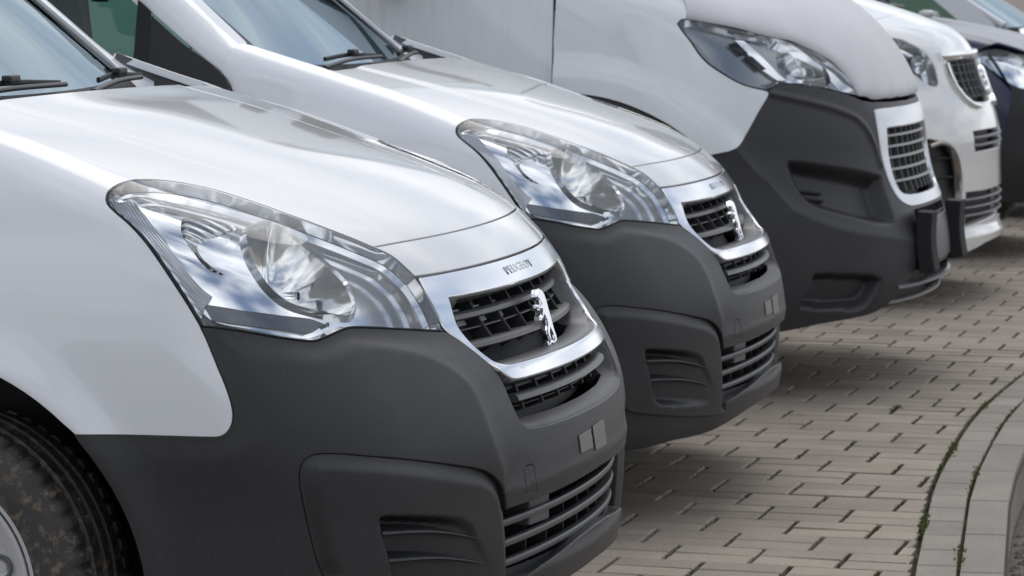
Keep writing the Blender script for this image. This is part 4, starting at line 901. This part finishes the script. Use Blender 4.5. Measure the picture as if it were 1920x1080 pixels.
    for x in np.linspace(-.27, .27, 10): p = s.fx([(x, .60)])[0]; box('slot_bar', (x, p[1]-.03, .60), (.008, .04, .04), 'dark_plastic', van)
    for z, b in ((.365, .02), (.312, .045)): sweep('lower_slat', fpath(z, -.50, .50, b), [(-.03, -.006), (.04, -.012), (.04, -.004), (-.02, .008), (-.03, .003)], 'lamp_grey', van)
    sweep('lower_backing', fpath(.335, -.55, .55, .09), [(-.01, -.05), (.08, -.05), (.08, .07), (-.01, .07)], 'black', van)
    for f in (1, -1):
        zz = np.linspace(.405, .612, 9); P = s.fx([(.315*f, z) for z in zz]); P[:, 1] = P[:, 1].max()*.6+P[:, 1]*.4+.035; P[:, 1] -= .012*np.cos((zz-.51)/.1*1.5)
        sweep('foam_block', P, rsec(.115, .055, .004, 1), 'foam', van, (0, 1, 0), False)
    # lamps
    for f in (False, True):
        fl = np.array([-1, 1, 1]) if f else np.array([1, 1, 1])
        def at(loop, off): P = s.S(loop); return (P+s.nrm(P)*off)*fl
        sheet('wing', s, wing, m='cool_white', parent=van, res=.022, disp=flare, skirt=.014, gap=.002, flip=f); sheet('arch_trim', s, ring, m='tall_plastic', parent=van, res=.03, off=.02, skirt=.03, flip=f)
        HLo = HL if area(HL) > 0 else HL[::-1]; L0 = resample(HLo, .006); L2 = inset(L0, .010)
        for _ in range(20): L2 = .5*L2+.25*(np.roll(L2, 1, 0)+np.roll(L2, -1, 0))
        rr = ccr(U([(.765, -.29, 1.165), (.72, -.25, 1.185), (.665, -.21, 1.172), (.625, -.175, 1.13), (.62, -.165, 1.08), (.66, -.19, 1.052), (.73, -.24, 1.06), (.765, -.28, 1.105)]), 6)
        hd = sheet('headlight', s, L2, [rr], 'lamp_grey', van, res=.015, off=-.045, skirt=0, flip=f); strip('bezel', at(inset(L0, .002), -.002), at(L2, -.045), 'lamp_silver', hd)
        r2 = resample(rr if area(rr) > 0 else rr[::-1], .006); c = (s.S(rr.mean(0)[None])[0]-s.nrm(s.S(rr.mean(0)[None]))[0]*.13)*fl
        bowl('reflector', at(r2, -.04), c, 'reflector', hd, 12, 2.3); strip('reflector_rim', at(r2, -.02), at(inset(r2, -.008), -.046), 'satin_chrome', hd)
        lathe('bulb', [(0, .001), (.004, .010), (.03, .012)], 'chrome', hd, 'Y', 14, c+np.array([0, .05, -.01]))
        for pts, mm in (([(.865, -.455, 1.215), (.845, -.43, 1.213), (.79, -.33, 1.095), (.775, -.30, 1.075), (.80, -.33, 1.075), (.84, -.385, 1.12)], 'satin_chrome'), ([(.885, -.47, 1.20), (.868, -.45, 1.203), (.85, -.425, 1.165), (.868, -.44, 1.160)], 'black'), ([(.862, -.43, 1.150), (.846, -.41, 1.155), (.82, -.37, 1.11), (.84, -.385, 1.108)], 'black')):
            sheet('running_light', s, U(pts), m=mm, parent=hd, res=.02, off=-.028 if mm != 'black' else -.024, skirt=.01, flip=f)
        sheet('lens', s, HL, m='lens_clear', parent=hd, res=.02, gap=.004, off=.001, skirt=.012, flip=f); sheet('lamp_seal', s, HL, m='gap_black', parent=hd, res=.06, off=-.16, skirt=0, flip=f)
        sdn = -1 if f else 1; wheel(van, (sdn*.86, -1.0, .345), r=.345, wd=.22, rim=.21, side=sdn); wheel(van, (sdn*.86, -4.4, .345), r=.345, wd=.22, rim=.21, side=sdn)
        m_ = box('door_mirror', (sdn*1.17, -1.62, 1.52), (.20, .12, .30), 'dark_plastic', van, None, .04); box('mirror_arm', (sdn*1.05, -1.60, 1.385), (.22, .07, .05), 'dark_plastic', m_, None, .015)
    sdm = Flat(lambda q: np.stack([interp(q[:, 1], s.wz, s.ww)-.0, q[:, 0], q[:, 1]], -1), 1)
    darch = [(-1.0+.66*math.cos(a), .37+.66*math.sin(a)) for a in np.radians(np.linspace(94, 176, 14))]
    door = np.array([(-1.052, 1.46), (-1.052, 1.03)]+darch+[(-1.66, .42), (-2.35, .42), (-2.35, 1.46)])
    for f in (False, True): sheet('door', sdm, door, m='streaked_white', parent=van, res=.05, off=.0, skirt=.012, gap=.003, flip=f)
    cabin(van, 'cool_white', (-1.10, 1.50), .80, R(48), 2.30, -5.3, 1.46, 1.0, doorfront=-2.36, sidem='streaked_white')
    bx = box('engine', (0, -1.0, .75), (1.1, 1.2, .9), 'black', van, None, .05)  # unseen black box added behind the panels as a light blocker
    return van
build_tall_van()

# ---- white people carrier with a chrome-edged black grille
class Carrier(Nose):
    wz = [.15, .30, .5, .8, 1.0, 1.2, 1.4]; ww = [.90, .92, .94, .96, .95, .92, .87]
    fz = [.15, .2, .3, .45, .6, .75, .85, .95, 1.05, 1.12, 1.25]; fy = [.0, .03, .06, .07, .066, .06, .030, -.018, -.05, -.078, -.15]
    hy = [-1.6, -1.2, -.8, -.5, -.3, -.2, -.1, -.03, .05]; hz = [1.60, 1.51, 1.40, 1.315, 1.25, 1.21, 1.155, 1.095, 1.0]
    k1, k2 = .15, .07; C0 = np.array([0, -2.4, .3]); SCALE = 2.3; T1 = 3.
    def w(s, y, z): return interp(z, s.wz, s.ww)
    def fr(s, x, z): return interp(z, s.fz, s.fy)-.20*x*x-.30*x**4
    def h(s, x, y): return interp(y, s.hy, s.hz)-.12*x*x
def build_carrier():
    s = Carrier(); k = s.SCALE; van = thing('people_carrier', 'white people carrier with black grille edged in chrome, beyond the tall van', 'van', (-8.4, 0, 0), -.045, 'delivery vans parked in a row')
    U = lambda p: s.uv(np.array(p)); fu = s.fuv
    hlp = ccr(np.vstack([s.suv([(-.62, 1.12)]), s.fuv([(.70, 1.165), (.62, 1.14), (.55, 1.09), (.525, 1.02), (.545, .955), (.62, .965), (.70, 1.02)]), s.suv([(-.45, 1.06)])]), 6)
    gap_line = s.huv([(x, -.34-.12*x*x) for x in (0, .2, .4, .6, .75)])
    hood = half_sym(cat(s.huv([(0, -1.0), (.4, -1.02), (.82, -1.05)]), s.huv([(.84, -.8), (.82, -.6), (.78, -.44)]), gap_line[::-1]))
    sheet('bonnet', s, hood, m='warm_white', parent=van, res=.03, gap=.003, skirt=.012)
    # nose and bumper skin with openings
    gr = half_sym(cat(fu([(0, 1.062), (.25, 1.064), (.40, 1.060)]), cr(fu([(.405, 1.05), (.40, .99), (.375, .935), (.33, .892), (.26, .875)])), fu([(.12, .870), (0, .868)])))
    sg = half_sym(fu([(0, .752), (.385, .752), (.37, .658), (0, .660)])); fogo = ccr(fu([(.74, .70), (.66, .722), (.58, .70), (.53, .645), (.508, .56), (.512, .40), (.60, .36), (.74, .38)]), 5)
    lg = half_sym(fu([(0, .487), (.25, .487), (.47, .490), (.48, .40), (.47, .335), (.25, .352), (0, .362)]))
    arcf = s.suv([(-.98+.45*math.cos(a), .34+.45*math.sin(a)) for a in np.radians(np.linspace(-12, 92, 24))])
    skin = half_sym(cat(gap_line, s.huv([(.78, -.44)]), s.huv([(.82, -.6), (.84, -.8), (.82, -1.05)]), s.suv([(-1.0, 1.05)]), arcf[::-1], U([(.90, -.53, .22), (.80, -.20, .20), (.62, -.07, .215), (.436, -.004, .237), (.25, .039, .262), (0, .05, .27)])))
    lipz = lambda q, P: .03*smooth01((.33-P[..., 2])/.04)*smooth01((.75-np.abs(P[..., 0]))/.2)
    sheet('front_skin', s, skin, [gr, sg, fogo, mir(fogo), lg, hlp, mir(hlp)], 'warm_white', van, res=.018, disp=lipz, skirt=.03, bev=.004, gap=.002)
    for lp, nm in ((gr, 'grille_backing'), (sg, 'slot_backing'), (lg, 'intake_backing')): sheet(nm, s, lp, m='black', parent=van, res=.05, off=-.06, skirt=0)
    def fpath(z, x0, x1, back, n=17): P = s.fx([(x, z) for x in np.linspace(x0, x1, n)]); P[:, 1] -= back; return P
    sweep('chrome_bar', fpath(1.080, -.47, .47, -.004), rsec(.03, .034, .010), 'chrome', van)
    for f in (1, -1): sweep('chrome_side', s.fx([(x*f, z) for x, z in [(.428, 1.05), (.425, 1.0), (.405, .945), (.37, .898), (.31, .868), (.22, .855)]])+[0, .008, 0], rsec(.022, .022, .008), 'chrome', van, (0, 1, 0))
    for z in (1.035, 1.0, .965, .93, .895): sweep('grille_slat', fpath(z, -.39, .39, .03), rsec(.03, .008, .003, 1), 'dark_plastic', van)
    for x in np.linspace(-.33, .33, 8): P = s.fx([(x, z) for z in np.linspace(.89, 1.05, 5)]); P[:, 1] -= .02; sweep('grille_bar', P, rsec(.012, .02, .004, 1), 'slat_plastic', van, (0, 1, 0), False)
    em = link('emblem', lion(.135, .016), 'chrome', van); em.location = (0, .03, .90); em.rotation_euler = (R(18), 0, 0)
    for z in (.722, .688): sweep('slot_slat', fpath(z, -.38, .38, .012), rsec(.03, .012, .004, 2), 'slat_silver', van)
    for z in (.455, .42, .385): sweep('intake_slat', fpath(z, -.475, .475, .012), rsec(.03, .010, .004, 2), 'slat_silver', van)
    for f in (False, True):
        fl = np.array([-1, 1, 1]) if f else np.array([1, 1, 1])
        def at(loop, off): P = s.S(loop); return (P+s.nrm(P)*off)*fl
        fg = sheet('fog_recess', s, fogo, m='dark_plastic', parent=van, res=.03, off=-.040, skirt=0, flip=f)
        P = at(cr(fu([(.71, .700), (.65, .712), (.585, .688), (.54, .63), (.523, .56), (.525, .50)])), -.008); sweep('fog_bezel', P, rsec(.020, .04, .008), 'brown_trim', fg, (0, 1, 0))
        for z in (.64, .56): P = at(fu([(.545, z), (.63, z+.005), (.72, z)]), -.03); sweep('fog_slat', P, rsec(.03, .008, .002, 1), 'dark_plastic', fg)
        L0 = resample(hlp if area(hlp) > 0 else hlp[::-1], .008); L2 = inset(L0, .009); hd = sheet('headlight', s, L2, m='lamp_silver', parent=van, res=.02, off=-.04, skirt=0, flip=f); strip('bezel', at(inset(L0, .001), -.003), at(L2, -.04), 'lamp_silver', hd)
        c2 = s.fuv([(.62, 1.05)])[0]; ring = np.array([c2+[.024*math.cos(a), .020*math.sin(a)] for a in np.linspace(0, 6.283, 32, endpoint=False)]); bowl('reflector', at(ring, -.012), at(c2[None], -.09)[0], 'reflector', hd, 8); strip('reflector_rim', at(ring, -.010), at(c2+(ring-c2)*1.12, -.04), 'black', hd)
        sheet('lens', s, hlp, m='lens_clear', parent=hd, res=.03, gap=.003, skirt=.01, flip=f); sdn = -1 if f else 1
        wheel(van, (sdn*.80, -.98, .335), r=.335, wd=.21, rim=.21, side=sdn); wheel(van, (sdn*.80, -4.2, .335), r=.335, wd=.21, rim=.21, side=sdn)
    cabin(van, 'warm_white', (-1.02, 1.45), .80, R(40), 1.92, -4.9, 1.15, .95, doorfront=-1.0); box('engine', (0, -.8, .65), (1.0, .9, .6), 'black', van, None, .05)  # the black box is unseen, added to stop light under the bonnet
build_carrier()

# ---- two cars at the far end
class Compact(Nose):
    wz = [.15, .30, .5, .75, .9, 1.0, 1.1]; ww = [.86, .88, .90, .905, .88, .84, .78]
    fz = [.12, .2, .3, .5, .65, .75, .85, .95, 1.05]; fy = [-.02, .02, .06, .07, .06, .03, -.02, -.09, -.18]
    hy = [-1.5, -1.2, -.8, -.5, -.3, -.15, -.05, .05]; hz = [1.16, 1.12, 1.06, 1.00, .945, .885, .82, .72]
    k1, k2 = .16, .06; C0 = np.array([0, -2.3, .2]); SCALE = 2.2; T1 = 3.
    dz = 0.
    def w(s, y, z): return interp(z-s.dz, s.wz, s.ww)
    def fr(s, x, z): return interp(z-s.dz, s.fz, s.fy)-.24*x*x-.30*x**4
    def h(s, x, y): return interp(y, s.hy, s.hz)-.06*x*x+s.dz+.02*smooth01((np.abs(x)-.45)/.2)*smooth01((-y-.2)/.3)
def build_compact(name, label, pose, paint, dz, lower):
    s = Compact(); s.dz = dz; car = thing(name, label, 'car', (pose[0], pose[1], 0), pose[2]); fu = lambda p: s.fuv([(x, z+dz) for x, z in p]); su = lambda p: s.suv([(y, z+dz) for y, z in p])
    hl = ccr(np.vstack([su([(-.52, .905), (-.40, .93)]), fu([(.74, .885), (.62, .865), (.50, .835), (.44, .78), (.45, .715), (.55, .690), (.68, .695)]), su([(-.30, .74), (-.42, .82)])]), 5)
    front = fu([(.40, .845), (.20, .842), (0, .84)])
    hood = half_sym(cat(s.huv([(0, -1.05), (.4, -1.08), (.72, -1.12)]), s.huv([(.76, -.9), (.77, -.6), (.74, -.42)]), fu([(.60, .88), (.48, .855)]), front))
    sheet('bonnet', s, hood, m=paint, parent=car, res=.03, gap=.003, skirt=.012)
    arc = [(-.80+.40*math.cos(a), .32-dz+.40*math.sin(a)) for a in np.radians(np.linspace(10, 172, 26))]
    wing = cat(s.huv([(.72, -1.12), (.76, -.9), (.77, -.6), (.74, -.42)]), su([(-.50, .93), (-.52, .90), (-.42, .81), (-.33, .72), (-.36, .52)]), su([a for a in arc if a[1] > .0 and a[0] < -.405]), su([(-1.22, .30-dz), (-1.15, .80), (-1.14, .98)]))
    gr = half_sym(fu([(0, .80), (.38, .795), (.36, .70), (0, .695)])); it = half_sym(fu([(0, .46), (.36, .46), (.30, .27), (0, .26)])); fog = np.array([fu([(.60, .44)])[0]+[.040*math.cos(a), .034*math.sin(a)] for a in np.linspace(0, 6.283, 28, endpoint=False)])
    bump = half_sym(cat(front[::-1], fu([(.48, .852), (.60, .876)]), su([(-.45, .91), (-.33, .72), (-.36, .52)]), su([(-.405, .36), (-.402, .20-dz*.5), (-.40, .16)]), fu([(.70, .15), (.4, .14), (0, .14)])))
    sheet('bumper', s, bump, [gr, it, hl, mir(hl), fog, mir(fog)], lower, car, res=.022, gap=.002, skirt=.03, bev=.004)
    for lp, nm in ((gr, 'grille_backing'), (it, 'intake_backing')): sheet(nm, s, lp, m='black', parent=car, res=.05, off=-.05, skirt=0)
    for z in (.77, .735): P = s.fx([(x, z+dz) for x in np.linspace(-.37, .37, 13)]); P[:, 1] -= .012; sweep('grille_slat', P, rsec(.03, .012, .004, 2), 'chrome', car)
    for f in (False, True):
        fl = np.array([-1, 1, 1]) if f else np.array([1, 1, 1])
        def at(loop, off): P = s.S(loop); return (P+s.nrm(P)*off)*fl
        sheet('wing', s, wing, m=paint, parent=car, res=.03, gap=.002, skirt=.012, flip=f)
        L0 = resample(hl if area(hl) > 0 else hl[::-1], .008); L2 = inset(L0, .007); hd = sheet('headlight', s, L2, m='lamp_silver', parent=car, res=.02, off=-.05, skirt=0, flip=f); strip('bezel', at(inset(L0, .001), -.003), at(L2, -.05), 'lamp_silver', hd)
        for (x, z), r in (((.63, .785), .038), ((.50, .765), .030)):
            c2 = fu([(x, z)])[0]; ring = np.array([c2+[r*math.cos(a), r*math.sin(a)] for a in np.linspace(0, 6.283, 32, endpoint=False)]); bowl('reflector', at(ring, -.02), at(c2[None], -.11)[0], 'reflector', hd, 8); strip('reflector_rim', at(ring, -.015), at(c2+(ring-c2)*1.1, -.05), 'satin_chrome', hd)
        sheet('lens', s, hl, m='lens_clear', parent=hd, res=.03, gap=.003, skirt=.01, flip=f)
        fc = fu([(.60, .44)])[0]; fr_ = np.array([fc+[.036*math.cos(a), .031*math.sin(a)] for a in np.linspace(0, 6.283, 28, endpoint=False)])
        fgl = bowl('fog_lamp', at(fr_, -.005), at(fc[None], -.06)[0], 'reflector', car, 8); strip('fog_ring', at(fr_, .004), at(fc+(fr_-fc)*1.16, .002), 'satin_chrome', fgl); sheet('fog_lens', s, fr_, m='lens_clear', parent=fgl, res=.02, skirt=0, flip=f)
        sdn = -1 if f else 1; wheel(car, (sdn*.76, -.80, .32), r=.32, wd=.2, rim=.2, side=sdn); wheel(car, (sdn*.76, -3.4, .32), r=.32, wd=.2, rim=.2, side=sdn)
        mm = box('door_mirror', (sdn*.98, -1.62, 1.14+dz), (.2, .11, .14), paint, car, None, .035); box('mirror_arm', (sdn*.87, -1.60, 1.09+dz), (.10, .05, .04), 'dark_plastic', mm, None, .01)
    cabin(car, paint, (-1.10, 1.105+dz), .70, R(32), 1.50+dz, -3.9, .98+dz, .89, doorfront=-1.16); box('engine', (0, -.75, .55), (.95, .8, .5), 'black', car, None, .05)  # unseen black box added so light does not leak through panel gaps
build_compact('dark_car', 'dark blue car with round fog lamp, behind the white people carrier', (-11.0, .32, -.03), 'blue_paint', .135, 'dark_plastic')
build_compact('pale_car', 'pale car at the far end of the row, only windscreen and bonnet in view', (-13.9, .84, -.03), 'pale_paint', .03, 'pale_paint')
